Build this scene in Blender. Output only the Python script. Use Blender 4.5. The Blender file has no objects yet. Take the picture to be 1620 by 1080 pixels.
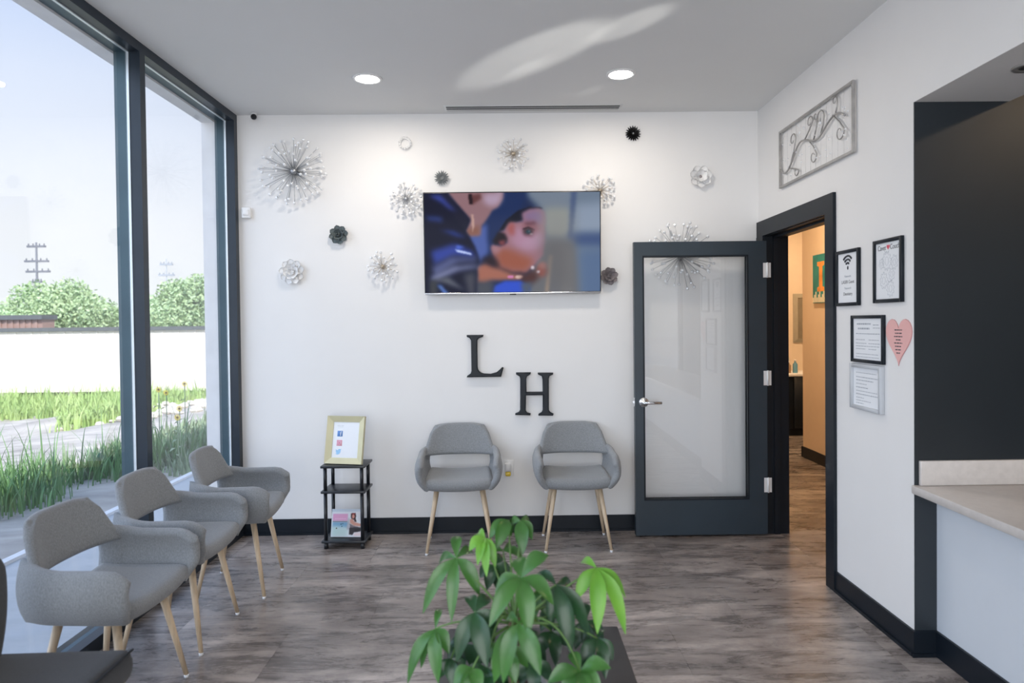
import bpy, bmesh, math, random
import numpy as np
from mathutils import Vector, Matrix, Euler
random.seed(7)
S = bpy.context.scene
COL = S.collection
PI = math.pi
W, H = 3.678, 2.967            # room width (x) and ceiling height; back wall at y = 0
YR = -7.4                      # street-side wall behind the camera

# ---------------------------------------------------------------- camera
cam = bpy.data.cameras.new('camera'); co = bpy.data.objects.new('camera', cam); COL.objects.link(co)
cam.sensor_width = 36.0; cam.lens = 1061.5 / 1620 * 36
cam.shift_x = -7.59 / 1620; cam.shift_y = -12.89 / 1620
pit, yaw, rol = -0.0161, 0.0093, -0.0111
cy, sy, cp, sp = math.cos(yaw), math.sin(yaw), math.cos(pit), math.sin(pit)
R = Matrix(((1, 0, 0), (0, cp, sp), (0, -sp, cp))) @ Matrix(((cy, -sy, 0), (sy, cy, 0), (0, 0, 1)))
rt, fw, up = R[0].copy(), R[1].copy(), R[2].copy()
c, s = math.cos(rol), math.sin(rol)
r2 = rt * c + up * s; u2 = up * c - rt * s
M3 = Matrix((r2, u2, -fw)).transposed()
co.matrix_world = Matrix.Translation((1.9087, -4.7623, 1.4891)) @ M3.to_4x4()
cam.clip_start = 0.05; cam.clip_end = 400
cam.dof.use_dof = True; cam.dof.focus_distance = 4.5; cam.dof.aperture_fstop = 2.6
S.camera = co

# ---------------------------------------------------------------- world, sun, exposure
wd = bpy.data.worlds.new('sky'); S.world = wd; wd.use_nodes = True
nt = wd.node_tree; nt.nodes.clear()
wo = nt.nodes.new('ShaderNodeOutputWorld'); bg = nt.nodes.new('ShaderNodeBackground')
tc = nt.nodes.new('ShaderNodeTexCoord'); sx = nt.nodes.new('ShaderNodeSeparateXYZ'); rp = nt.nodes.new('ShaderNodeValToRGB')
nt.links.new(tc.outputs['Generated'], sx.inputs[0]); nt.links.new(sx.outputs[2], rp.inputs[0])
e = rp.color_ramp.elements
e[0].position = 0.0; e[0].color = (0.76, 0.79, 0.82, 1)
e[1].position = 1.0; e[1].color = (0.16, 0.36, 0.80, 1)
for p_, c_ in ((0.12, (0.745, 0.765, 0.81, 1)), (0.30, (0.61, 0.675, 0.82, 1)), (0.48, (0.34, 0.47, 0.77, 1))):
    q = e.new(p_); q.color = c_
nt.links.new(rp.outputs[0], bg.inputs[0]); bg.inputs[1].default_value = 1.0
nt.links.new(bg.outputs[0], wo.inputs[0])

def light(name, kind, energy, col, loc, rot, **k):
    l = bpy.data.lights.new(name, kind); l.energy = energy; l.color = col
    for a, b in k.items(): setattr(l, a, b)
    o = bpy.data.objects.new(name, l); COL.objects.link(o); o.location = loc; o.rotation_euler = rot
    return o
def aim(d): return Vector(d).to_track_quat('-Z', 'Y').to_euler()
light('sun', 'SUN', 4.2, (1, .95, .87), (5, -12, 14), aim((-.40, .62, -.72)), angle=math.radians(1))
# added fill lamps that strengthen the daylight from the two window walls
light('street_fill', 'AREA', 70, (.98, .99, 1), (1.9, YR + .25, 1.4), aim((0, 1, 0)), shape='RECTANGLE', size=3.3, size_y=2.5)
light('side_fill', 'SUN', 1.9, (.72, .83, 1), (-6, -2, 5), aim((.78, .50, -.50)), angle=math.radians(70))
# added spots in the reception, imitating reflected sunlight on the ceiling
def beam(src, dst, en, deg, blend, rad=.02):
    d = Vector(dst) - Vector(src)
    light('ceiling_streak_spot', 'SPOT', en, (1, .98, .92), src, aim(d), spot_size=math.radians(deg), spot_blend=blend, shadow_soft_size=rad)
beam((5.35, -5.05, 1.25), (2.05, -1.02, H), 700, 4.6, .6)
beam((5.35, -5.05, 1.25), (2.52, -1.40, H), 480, 2.6, .7)
beam((5.35, -5.05, 1.25), (2.02, -.84, H), 420, 1.2, .6)
beam((5.35, -5.05, 1.25), (2.43, -.43, H), 320, 1.1, .9)
S.view_settings.view_transform = 'Standard'; S.view_settings.look = 'None'
S.view_settings.gamma = 1; S.view_settings.use_curve_mapping = False
S.view_settings.exposure = 0.52
S.cycles.use_denoising = True
S.cycles.max_bounces = 10; S.cycles.diffuse_bounces = 5; S.cycles.transparent_max_bounces = 16
S.cycles.sample_clamp_indirect = 6

# ---------------------------------------------------------------- materials
def lin(r, g, b):
    f = lambda v: ((v / 255 + .055) / 1.055) ** 2.4 if v > 10 else v / 255 / 12.92
    return (f(r), f(g), f(b), 1)
def mat(name, col, rough=.5, metal=0, amt=.06, scale=8, stretch=(1, 1, 1), bump=0, bscale=None, coord='Object', spec=None, emit=None, estr=1, col2=None, sheen=0, trans=0):
    m = bpy.data.materials.new(name); m.use_nodes = True; t = m.node_tree; b = t.nodes['Principled BSDF']
    b.inputs['Roughness'].default_value = rough; b.inputs['Metallic'].default_value = metal
    if spec is not None: b.inputs['Specular IOR Level'].default_value = spec
    if sheen: b.inputs['Sheen Weight'].default_value = sheen
    if trans: b.inputs['Transmission Weight'].default_value = trans
    tx = t.nodes.new('ShaderNodeTexCoord'); mp = t.nodes.new('ShaderNodeMapping'); mp.inputs['Scale'].default_value = stretch
    if coord == 'World': src = t.nodes.new('ShaderNodeNewGeometry').outputs['Position']
    else: src = tx.outputs[coord]
    t.links.new(src, mp.inputs[0])
    n = t.nodes.new('ShaderNodeTexNoise'); n.inputs['Scale'].default_value = scale; n.inputs['Detail'].default_value = 5
    t.links.new(mp.outputs[0], n.inputs['Vector'])
    r = t.nodes.new('ShaderNodeValToRGB'); t.links.new(n.outputs[0], r.inputs[0])
    r.color_ramp.elements[0].position = .3; r.color_ramp.elements[1].position = .7
    c2 = col2 or tuple(min(1, x * (1 + amt)) for x in col[:3]) + (1,)
    c1 = tuple(x * (1 - amt) for x in col[:3]) + (1,) if not col2 else col
    r.color_ramp.elements[0].color = c1; r.color_ramp.elements[1].color = c2
    t.links.new(r.outputs[0], b.inputs['Base Color'])
    if emit:
        b.inputs['Emission Color'].default_value = emit; b.inputs['Emission Strength'].default_value = estr
    if bump:
        n2 = t.nodes.new('ShaderNodeTexNoise'); n2.inputs['Scale'].default_value = bscale or scale * 3; n2.inputs['Detail'].default_value = 3
        t.links.new(mp.outputs[0], n2.inputs['Vector'])
        bp = t.nodes.new('ShaderNodeBump'); bp.inputs['Strength'].default_value = bump; bp.inputs['Distance'].default_value = .002
        t.links.new(n2.outputs[0], bp.inputs['Height']); t.links.new(bp.outputs[0], b.inputs['Normal'])
    return m
def glass(name, tint, gl=1.0):
    m = bpy.data.materials.new(name); m.use_nodes = True; t = m.node_tree; t.nodes.clear()
    o = t.nodes.new('ShaderNodeOutputMaterial'); mx = t.nodes.new('ShaderNodeMixShader'); tr = t.nodes.new('ShaderNodeBsdfTransparent')
    g = t.nodes.new('ShaderNodeBsdfGlossy'); f = t.nodes.new('ShaderNodeLayerWeight'); pw = t.nodes.new('ShaderNodeMath'); pw.operation = 'POWER'; pw.inputs[1].default_value = 5
    mu = t.nodes.new('ShaderNodeMath'); mu.operation = 'MULTIPLY_ADD'; mu.inputs[1].default_value = .96 * gl; mu.inputs[2].default_value = .04 * gl
    tr.inputs[0].default_value = tint; g.inputs['Roughness'].default_value = .003
    # faint waviness of the sheet
    n = t.nodes.new('ShaderNodeTexNoise'); n.inputs['Scale'].default_value = 1.5
    b = t.nodes.new('ShaderNodeBump'); b.inputs['Strength'].default_value = .02; t.links.new(n.outputs[0], b.inputs['Height']); t.links.new(b.outputs[0], g.inputs['Normal'])
    t.links.new(f.outputs['Facing'], pw.inputs[0]); t.links.new(pw.outputs[0], mu.inputs[0]); t.links.new(mu.outputs[0], mx.inputs[0]); t.links.new(tr.outputs[0], mx.inputs[1]); t.links.new(g.outputs[0], mx.inputs[2]); t.links.new(mx.outputs[0], o.inputs[0])
    return m
def vcmat(name, emit=0, rough=.4):
    m = bpy.data.materials.new(name); m.use_nodes = True; t = m.node_tree; b = t.nodes['Principled BSDF']
    a = t.nodes.new('ShaderNodeVertexColor'); a.layer_name = 'Col'; b.inputs['Roughness'].default_value = rough
    if emit:
        b.inputs['Specular IOR Level'].default_value = .035; b.inputs['Base Color'].default_value = (.01, .01, .012, 1)
        t.links.new(a.outputs[0], b.inputs['Emission Color']); b.inputs['Emission Strength'].default_value = emit
    else: t.links.new(a.outputs[0], b.inputs['Base Color'])
    return m
M = {}
M['wall'] = mat('white_wall_paint', (.80, .795, .79, 1), .55, amt=.012, scale=3, bump=.05, bscale=180)
M['ceil'] = mat('ceiling_paint', (.74, .745, .74, 1), .7, amt=.01, scale=2)
M['dark'] = mat('charcoal_wall_paint', (.020, .026, .032, 1), .42, amt=.1, scale=2, bump=.04, bscale=120)
M['black'] = mat('black_trim_paint', (.006, .010, .016, 1), .42, amt=.12, scale=6, spec=.3)
M['door'] = mat('slate_door_paint', (.022, .036, .050, 1), .36, amt=.08, scale=5)
M['alu'] = mat('dark_anodised_frame', (.020, .030, .044, 1), .35, .3, amt=.1, scale=4)
M['aluout'] = mat('outer_frame_metal', (.060, .105, .13, 1), .4, .3, amt=.1, scale=4)
M['stucco'] = mat('pale_stucco', (.80, .79, .79, 1), .8, amt=.05, scale=12, bump=.2)
M['silverline'] = mat('gasket_edge_reflection', (.7, .76, .8, 1), .3, .4)  # gasket edge, its pale tone holds the reflection along the glass
M['tan'] = mat('warm_hall_paint', (.68, .56, .43, 1), .6, amt=.02)
M['quartz'] = mat('pale_quartz', (.62, .58, .55, 1), .28, amt=.05, scale=40)
M['counterfront'] = mat('white_half_wall_paint', (.62, .66, .71, 1), .5, amt=.01)
M['fabric'] = mat('grey_woven_fabric', (.238, .250, .262, 1), .9, amt=.22, scale=330, stretch=(1, 1, .3), bump=.5, bscale=420, sheen=.25)
M['fabric_dark'] = mat('charcoal_fabric', (.045, .048, .054, 1), .9, amt=.2, scale=200, bump=.4, sheen=.15)
M['wood'] = mat('light_ash_leg', (.64, .50, .345, 1), .45, amt=.18, scale=12, stretch=(6, 6, .6))
M['cap'] = mat('clear_plastic_foot', (.75, .77, .8, 1), .25)
M['blacktub'] = mat('black_tube_plastic', (.014, .017, .022, 1), .3, amt=.1)
M['blackboard'] = mat('black_laminate', (.020, .024, .030, 1), .35, amt=.15, scale=15)
M['table'] = mat('espresso_laminate', (.014, .011, .013, 1), .38, amt=.25, scale=10, stretch=(1, 6, 1))
M['gold'] = mat('champagne_gold', (.60, .56, .36, 1), .5, .1, amt=.05)
M['paper'] = mat('white_paper', (.80, .82, .85, 1), .6, amt=.01)
M['ink'] = mat('dark_ink', (.03, .035, .045, 1), .6)
M['greyink'] = mat('grey_ink', (.36, .39, .44, 1), .6)
M['redink'] = mat('red_ink', (.65, .10, .14, 1), .5)
M['pink'] = mat('pink_paper', (.80, .45, .43, 1), .6, amt=.03)
M['pinkedge'] = mat('pink_edge', (.55, .27, .27, 1), .6)
M['chrome'] = mat('brushed_nickel', (.72, .73, .75, 1), .22, .9)
M['hinge'] = mat('satin_hinge', (.72, .73, .74, 1), .4, .2)
M['silver'] = mat('silver_wire', (.42, .43, .45, 1), .3, .8)
M['champ'] = mat('champagne_wire', (.48, .41, .32, 1), .3, .7)
M['bead'] = mat('faceted_crystal_bead', (.86, .87, .89, 1), .12, .12, spec=.9)
M['whitecer'] = mat('white_ceramic', (.82, .82, .82, 1), .35, amt=.02)
M['greycer'] = mat('grey_green_ceramic', (.12, .145, .15, 1), .35, amt=.3, scale=30)
M['greymetal'] = mat('pewter_flower', (.30, .32, .33, 1), .4, .2, amt=.2)
M['blackcer'] = mat('black_flower', (.010, .010, .011, 1), .35)
M['bronze'] = mat('bronze_flower', (.32, .285, .29, 1), .35, .3, amt=.3)
M['white'] = mat('white_plastic', (.80, .80, .80, 1), .35, amt=.01)
M['yellow'] = mat('yellow_oil', (.72, .52, .03, 1), .12, spec=.8)
M['tvb'] = mat('tv_bezel', (.010, .010, .012, 1), .3)
M['artframe'] = mat('pewter_art_metal', (.40, .39, .38, 1), .35, .5, amt=.15, scale=20)
M['lamp'] = mat('led_lens', (1, 1, 1, 1), .4, emit=(1, .965, .92, 1), estr=22)
M['lampoff'] = mat('unlit_lens', (.03, .03, .03, 1), .4)
M['pot'] = mat('grey_ceramic_pot', (.30, .30, .30, 1), .4)
M['soil'] = mat('potting_soil', (.035, .025, .018, 1), .9, bump=.6)
M['trunk'] = mat('braided_bark', (.17, .12, .075, 1), .8, amt=.3, scale=30, bump=.5)
M['mirror'] = mat('mirror_face', (.55, .56, .52, 1), .08, .9)
M['champframe'] = mat('pewter_mirror_frame', (.36, .33, .26, 1), .4, .4)
M['teal'] = mat('teal_canvas', (.02, .22, .23, 1), .6, amt=.25)
M['orange'] = mat('orange_print', (.62, .25, .06, 1), .6, amt=.3)
M['cream'] = mat('cream_paint', (.75, .68, .55, 1), .6)
M['bottleblue'] = mat('blue_bottle', (.12, .30, .42, 1), .15)
M['bottlebrown'] = mat('amber_bottle', (.30, .20, .12, 1), .15)
M['bottleclear'] = mat('clear_bottle', (.60, .62, .55, 1), .12)
# leaf materials
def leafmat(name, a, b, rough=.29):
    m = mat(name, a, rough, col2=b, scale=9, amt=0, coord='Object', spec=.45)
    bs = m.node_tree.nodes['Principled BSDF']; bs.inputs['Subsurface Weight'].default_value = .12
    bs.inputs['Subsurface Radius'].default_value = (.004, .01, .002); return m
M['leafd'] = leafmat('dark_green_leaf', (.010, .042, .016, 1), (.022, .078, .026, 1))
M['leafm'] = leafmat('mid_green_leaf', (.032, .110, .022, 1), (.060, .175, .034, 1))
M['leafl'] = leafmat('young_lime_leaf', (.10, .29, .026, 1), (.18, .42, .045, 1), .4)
M['stem'] = mat('green_stem', (.10, .20, .05, 1), .5)
M['glass'] = glass('window_glass', (.955, .962, .962, 1), 1.0)
M['doorglass'] = glass('door_glass', (.995, .997, .997, 1), 1.4)
# floor material: grey-brown weathered vinyl, streaks along x
def floormat():
    m = bpy.data.materials.new('weathered_vinyl_tile'); m.use_nodes = True; t = m.node_tree; b = t.nodes['Principled BSDF']
    g = t.nodes.new('ShaderNodeNewGeometry'); oi = t.nodes.new('ShaderNodeObjectInfo')
    sc = t.nodes.new('ShaderNodeVectorMath'); sc.operation = 'SCALE'; sc.inputs[3].default_value = .3
    cmb = t.nodes.new('ShaderNodeCombineXYZ'); t.links.new(oi.outputs['Random'], cmb.inputs[2]); t.links.new(cmb.outputs[0], sc.inputs[0])
    ad = t.nodes.new('ShaderNodeVectorMath'); t.links.new(g.outputs['Position'], ad.inputs[0]); t.links.new(sc.outputs[0], ad.inputs[1])
    def noise(st, scale, det, rgh=.6):
        mp = t.nodes.new('ShaderNodeMapping'); mp.inputs['Scale'].default_value = st; t.links.new(ad.outputs[0], mp.inputs[0])
        n = t.nodes.new('ShaderNodeTexNoise'); n.inputs['Scale'].default_value = scale; n.inputs['Detail'].default_value = det; n.inputs['Roughness'].default_value = rgh
        n.inputs['Distortion'].default_value = .5
        t.links.new(mp.outputs[0], n.inputs['Vector']); return n.outputs[0]
    n1 = noise((1, 1.8, 1), 1.5, 8, .70); n2 = noise((1.0, 4.5, 1), 2.4, 10, .80); n3 = noise((1, 1, 1), 60, 3)
    r1 = t.nodes.new('ShaderNodeValToRGB'); el = r1.color_ramp.elements
    el[0].position = .32; el[0].color = (.118, .099, .091, 1); el[1].position = .66; el[1].color = (.43, .380, .352, 1)
    q = el.new(.5); q.color = (.250, .216, .200, 1)
    t.links.new(n1, r1.inputs[0])
    r2_ = t.nodes.new('ShaderNodeValToRGB'); el = r2_.color_ramp.elements
    el[0].position = .40; el[0].color = (.36, .35, .35, 1); el[1].position = .58; el[1].color = (1.3, 1.28, 1.26, 1)
    t.links.new(n2, r2_.inputs[0])
    mx = t.nodes.new('ShaderNodeMix'); mx.data_type = 'RGBA'; mx.blend_type = 'MULTIPLY'; mx.inputs[0].default_value = .85
    t.links.new(r1.outputs[0], mx.inputs[6]); t.links.new(r2_.outputs[0], mx.inputs[7])
    t.links.new(mx.outputs[2], b.inputs['Base Color'])
    mr = t.nodes.new('ShaderNodeMapRange'); mr.inputs[3].default_value = .18; mr.inputs[4].default_value = .38
    t.links.new(n2, mr.inputs[0]); t.links.new(mr.outputs[0], b.inputs['Roughness'])
    bp = t.nodes.new('ShaderNodeBump'); bp.inputs['Strength'].default_value = .12; bp.inputs['Distance'].default_value = .002
    t.links.new(n3, bp.inputs['Height']); t.links.new(bp.outputs[0], b.inputs['Normal'])
    return m
M['floor'] = floormat()

# ---------------------------------------------------------------- helpers
class MB:
    """collects geometry; build() links it as one mesh object"""
    def __init__(s): s.v = []; s.f = []; s.mi = []; s.sm = []; s.cur = 0
    def add(s, vs, fs, smooth=False):
        o = len(s.v); s.v += [tuple(v) for v in vs]
        for f in fs: s.f.append([i + o for i in f]); s.mi.append(s.cur); s.sm.append(smooth)
        return s
    def box(s, a, b, mtx=None):
        x0, x1 = sorted((a[0], b[0])); y0, y1 = sorted((a[1], b[1])); z0, z1 = sorted((a[2], b[2]))
        vs = [Vector(p) for p in ((x0, y0, z0), (x1, y0, z0), (x1, y1, z0), (x0, y1, z0), (x0, y0, z1), (x1, y0, z1), (x1, y1, z1), (x0, y1, z1))]
        if mtx: vs = [mtx @ v for v in vs]
        return s.add(vs, [(0, 3, 2, 1), (4, 5, 6, 7), (0, 1, 5, 4), (1, 2, 6, 5), (2, 3, 7, 6), (3, 0, 4, 7)])
    def rbox(s, a, b, r=.01, n=3, mtx=None):
        """box with rounded edges"""
        bm = bmesh.new(); c_ = [(a[i] + b[i]) / 2 for i in range(3)]; d = [abs(b[i] - a[i]) for i in range(3)]
        bmesh.ops.create_cube(bm, size=1); 
        for v in bm.verts: v.co = Vector([v.co[i] * d[i] + c_[i] for i in range(3)])
        bmesh.ops.bevel(bm, geom=bm.edges[:] , offset=min(r, min(d) * .49), segments=n, profile=.5, affect='EDGES')
        s.addbm(bm, mtx, True); return s
    def addbm(s, bm, mtx=None, smooth=False):
        bm.verts.index_update()
        s.add([mtx @ v.co if mtx else v.co.copy() for v in bm.verts], [[v.index for v in f.verts] for f in bm.faces], smooth); bm.free()
    def tube(s, pts, rad, n=8, cap=True, closed=False):
        pts = [Vector(p) for p in pts]; k = len(pts)
        rads = rad if isinstance(rad, (list, tuple)) else [rad] * k
        vs = []; fs = []; ref = None
        for i, p in enumerate(pts):
            if closed: d = pts[(i + 1) % k] - pts[i - 1]
            else: d = pts[min(i + 1, k - 1)] - pts[max(i - 1, 0)]
            d.normalize()
            if ref is None: ref = Vector((0, 0, 1)) if abs(d.z) < .9 else Vector((1, 0, 0))
            a = d.cross(ref).normalized(); b = d.cross(a).normalized(); ref = -b if False else ref
            for j in range(n):
                t = 2 * PI * j / n; vs.append(p + (a * math.cos(t) + b * math.sin(t)) * rads[i])
        m = k if closed else k - 1
        for i in range(m):
            for j in range(n):
                i2 = (i + 1) % k
                fs.append((i * n + j, i * n + (j + 1) % n, i2 * n + (j + 1) % n, i2 * n + j))
        if cap and not closed: fs.append(tuple(range(n))[::-1]); fs.append(tuple((k - 1) * n + j for j in range(n)))
        return s.add(vs, fs, True)
    def ball(s, c, r, seg=8, ring=6, sc=(1, 1, 1), mtx=None, smooth=True):
        vs = []; fs = []
        for i in range(ring + 1):
            th = PI * i / ring
            for j in range(seg):
                ph = 2 * PI * j / seg
                v = Vector((math.sin(th) * math.cos(ph) * sc[0], math.sin(th) * math.sin(ph) * sc[1], math.cos(th) * sc[2])) * r
                vs.append((mtx @ v if mtx else v) + Vector(c))
        for i in range(ring):
            for j in range(seg): fs.append((i * seg + j, (i + 1) * seg + j, (i + 1) * seg + (j + 1) % seg, i * seg + (j + 1) % seg))
        return s.add(vs, fs, smooth)
    def lathe(s, prof, c=(0, 0, 0), n=24, axis='z', smooth=True):
        vs = []; fs = []; k = len(prof)
        for r, z in prof:
            for j in range(n):
                t = 2 * PI * j / n; p = (r * math.cos(t), r * math.sin(t), z)
                if axis == 'y': p = (p[0], -p[2], p[1])
                if axis == 'x': p = (-p[2], p[0], p[1])
                vs.append(Vector(p) + Vector(c))
        for i in range(k - 1):
            for j in range(n): fs.append((i * n + j, i * n + (j + 1) % n, (i + 1) * n + (j + 1) % n, (i + 1) * n + j))
        fs.append(tuple(range(n))[::-1]); fs.append(tuple((k - 1) * n + j for j in range(n)))
        return s.add(vs, fs, smooth)
    def prism(s, poly, z0, z1, ch=0, mtx=None):
        """polygon in local xy extruded along z"""
        k = len(poly)
        vs = [Vector((p[0], p[1], z0)) for p in poly] + [Vector((p[0], p[1], z1)) for p in poly]
        if mtx: vs = [mtx @ v for v in vs]
        return s.add(vs, [tuple(range(k))[::-1], tuple(range(k, 2 * k))] + [(i, (i + 1) % k, k + (i + 1) % k, k + i) for i in range(k)])
    def build(s, name, mats, parent=None, **props):
        me = bpy.data.meshes.new(name); me.from_pydata(s.v, [], s.f)
        ms = mats if isinstance(mats, (list, tuple)) else [mats]
        for m in ms: me.materials.append(m)
        me.polygons.foreach_set('material_index', s.mi); me.polygons.foreach_set('use_smooth', s.sm); me.validate(); me.update()
        o = bpy.data.objects.new(name, me); COL.objects.link(o)
        if parent: o.parent = parent
        for k, v in props.items(): o[k] = v
        return o
def box(name, a, b, m, parent=None, **p): return MB().box(a, b).build(name, m, parent, **p)
def empty(name, loc=(0, 0, 0), rot=(0, 0, 0), label=None, cat=None, group=None, kind=None, mtx=None):
    o = bpy.data.objects.new(name, None); COL.objects.link(o)
    if mtx is not None: o.matrix_world = mtx
    else: o.location = loc; o.rotation_euler = rot
    o.empty_display_size = .1
    tag(o, label, cat, group, kind); return o
def tag(o, label=None, cat=None, group=None, kind=None):
    if label: o['label'] = label
    if cat: o['category'] = cat
    if group: o['group'] = group
    if kind: o['kind'] = kind
    return o
def copy_tree(o, parent=None):
    n = o.copy(); COL.objects.link(n); n.parent = parent
    for ch in [x for x in S.objects if x.parent == o]: copy_tree(ch, n)
    return n
def link_copy(o, parent, mtx):
    n = o.copy(); COL.objects.link(n); n.parent = parent; n.matrix_local = mtx; return n
ST = dict(kind='structure')
BACK = lambda x, z, y=0: Matrix.Translation((x, y, z)) @ Matrix(((1, 0, 0, 0), (0, 0, -1, 0), (0, 1, 0, 0), (0, 0, 0, 1)))      # local x right, y up, z out of the back wall
RIGHT = lambda y, z, x=W: Matrix.Translation((x, y, z)) @ Matrix(((0, 0, -1, 0), (-1, 0, 0, 0), (0, 1, 0, 0), (0, 0, 0, 1)))    # the same on the right wall

# ---------------------------------------------------------------- room shell
box('ceiling', (-.23, YR - .3, H), (8.2, 4.6, H + .25), M['ceil'], **ST)
sub = box('floor', (-.13, YR - .3, -.14), (8.2, 4.6, -.004), M['black'], **ST)
tl = MB().box((-.4595, -.2295, -.004), (.4595, .2295, 0)).build('vinyl_tile', M['floor'], sub)
first = True
for r in range(-17, 10):
    y = r * .4600 + .10
    off = (r * 0.37) % .92
    for k in range(-1, 10):
        x = k * .92 + off
        x0, x1 = x - .46, x + .46
        if x1 < -.12 or x0 > 7.2: continue
        if y - .23 < YR: continue
        if y > .15 and x1 < 3.7: continue
        if y < -1.9 and x0 > 3.85: continue
        if y < -5.2: continue
        if x0 < -.03:                          # tile cut along the window wall
            o = MB().box((-.03 - x, -.2295, -.004), (.4595, .2295, 0)).build('vinyl_tile', M['floor'], sub) if x1 > .02 else None
            if o: o.location = (x, y, 0)
            continue
        o = tl if first else tl.copy()
        if not first: COL.objects.link(o); o.parent = sub
        first = False; o.location = (x, y, random.uniform(-.00012, .00012))
box('floor_rear', (-.12, YR, -.003), (3.8, -5.15, .0), M['floor'], **ST)
# back wall, right wall with its doorway, header and the charcoal wall of the reception
MB().box((-.13, 0, -.1), (W + .142, .14, H)).build('wall_back', M['wall'], **ST)
OY0, OY1, OZ = -1.045, -.112, 2.085       # doorway in the right wall
wr = MB().box((W, OY1, 0), (W + .142, 0, H)).box((W, OY0, OZ), (W + .142, OY1, H)).box((W, -1.834, 0), (W + .142, OY0, H)).box((W, -1.8405, 2.430), (W + .142, -1.834, H)).build('wall_right', M['wall'], **ST)
MB().box((W + .142, .14, 0), (W + .15, 4.5, H)).build('wall_hall_left', M['tan'], **ST)
wd_ = MB().box((W + .001, -1.840, 0), (W + .142, -1.834, 2.43)); wd_.box((W + .142, -1.84, 0), (8.1, -1.70, H)).build('wall_reception', M['dark'], **ST)
MB().box((W, YR, 2.430), (W + .418, -1.8405, H)).build('wall_header', M['wall'], **ST)
MB().box((W + .097, YR, 0), (W + .20, -1.8405, .716)).build('wall_counter', M['counterfront'], **ST)
MB().box((8.1, YR - .3, 0), (8.2, 4.6, H)).build('wall_outer', M['dark'], **ST)
# hall beyond the door
MB().box((5.07, -.95, 0), (5.2, 2.47, H)).box((5.2, 2.35, 0), (8.1, 2.47, H)).build('wall_hall_right', M['tan'], **ST)
MB().box((W + .15, 4.28, 0), (8.1, 4.4, H)).build('wall_hall_back', M['tan'], **ST)
MB().box((5.2, -1.7, 0), (8.1, -1.6, H)).box((W + .142, -1.70, 0), (8.1, -1.69, H)).build('wall_hall_front', M['tan'], **ST)
MB().box((5.056, -.95, 0), (5.07, 2.484, .114)).box((5.056, 2.47, 0), (8, 2.484, .114)).build('baseboard_hall', M['black'], **ST)
light('hall_lamp', 'AREA', 26, (1, .70, .42), (4.35, 1.3, 2.9), (0, 0, 0), shape='DISK', size=.25)
light('hall_lamp', 'AREA', 26, (1, .70, .42), (5.6, 3.2, 2.9), (0, 0, 0), shape='DISK', size=.25)
light('reception_lamp', 'AREA', 13, (1, .74, .48), (5.3, -3.2, 2.93), (0, 0, 0), shape='DISK', size=.3)
def baseboard(name, pts_, side):
    pass
MB().box((0, -.012, 0), (2.95, 0, .112)).box((0, -.020, 0), (2.95, -.012, .016)).box((2.95, -.012, 0), (W, 0, .112)).build('baseboard_back', M['black'], **ST)
MB().box((W - .012, -1.840, 0), (W, OY0 - .092, .112)).box((W - .020, -1.848, 0), (W - .012, OY0 - .092, .016)).box((W - .012, -1.852, 0), (W + .097, -1.840, .112)).box(
    (W + .085, YR, 0), (W + .097, -1.852, .112)).box((W - .02, -1.860, 0), (W + .085, -1.852, .016)).build('baseboard_right', M['black'], **ST)
# rear street wall: storefront with mullions
fr = MB()
fr.box((-.13, YR - .1, 2.85), (4.9, YR, H)).box((-.13, YR - .1, 0), (4.9, YR, .12))
for x in (-.1, 1.2, 2.5, 3.8, 4.85): fr.box((x - .035, YR - .1, 0), (x + .035, YR, H))
w3 = fr.build('window_3', M['alu'], **ST)
for a in (-.065, 1.235, 2.535, 3.835):
    box('pane', (a, YR - .055, .12), (a + (1.23 if a < 3.8 else .98), YR - .047, 2.85), M['glass'], w3)
MB().box((4.885, YR - .1, 0), (8.1, YR, H)).build('wall_rear', M['wall'], **ST)

# ---------------------------------------------------------------- left window wall
def window_bay(name, y0, y1, jambs):
    """y0 < y1; inner frame -0.06..0, outer -0.13..-0.068, pane between"""
    f = MB()
    f.box((-.056, y0, 2.917), (0, y1, H)); f.box((-.056, y0, -.003), (0, y1, .068))
    for a, b in jambs: f.box((-.056, a, .068), (0, b, 2.917))
    f.cur = 1
    f.box((-.135, y0, 2.917), (-.070, y1, H)); f.box((-.135, y0, -.01), (-.070, y1, .03))
    for a, b in jambs: f.box((-.135, a, .03), (-.070, b, 2.917))
    f.cur = 2
    for a, b in jambs: f.box((-.0695, a - .004, .03), (-.0565, b + .004, 2.917))
    f.box((-.0695, y0, .026), (-.0565, y1, .034)); f.box((-.0695, y0, 2.912), (-.0565, y1, 2.92))
    w = f.build(name, [M['alu'], M['aluout'], M['silverline']], **ST)
    ys = sorted([v for j in jambs for v in j])
    return w
w1 = window_bay('window_1', -1.215, 0, [(-.052, 0), (-1.215, -1.19)])
box('pane', (-.066, -1.19, .032), (-.060, -.052, 2.916), M['glass'], w1)
w2 = window_bay('window_2', -4.30, -1.215, [(-1.24, -1.215), (-2.80, -2.75), (-4.30, -4.27)])
box('pane', (-.066, -2.75, .032), (-.060, -1.24, 2.916), M['glass'], w2)
box('pane', (-.066, -4.27, .032), (-.060, -2.80, 2.916), M['glass'], w2)
w4 = window_bay('window_4', YR, -4.30, [(-4.33, -4.30), (-5.90, -5.85), (YR, YR + .05)])
box('pane', (-.066, -5.85, .032), (-.060, -4.33, 2.916), M['glass'], w4)
box('pane', (-.066, YR + .05, .032), (-.060, -5.90, 2.916), M['glass'], w4)
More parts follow.
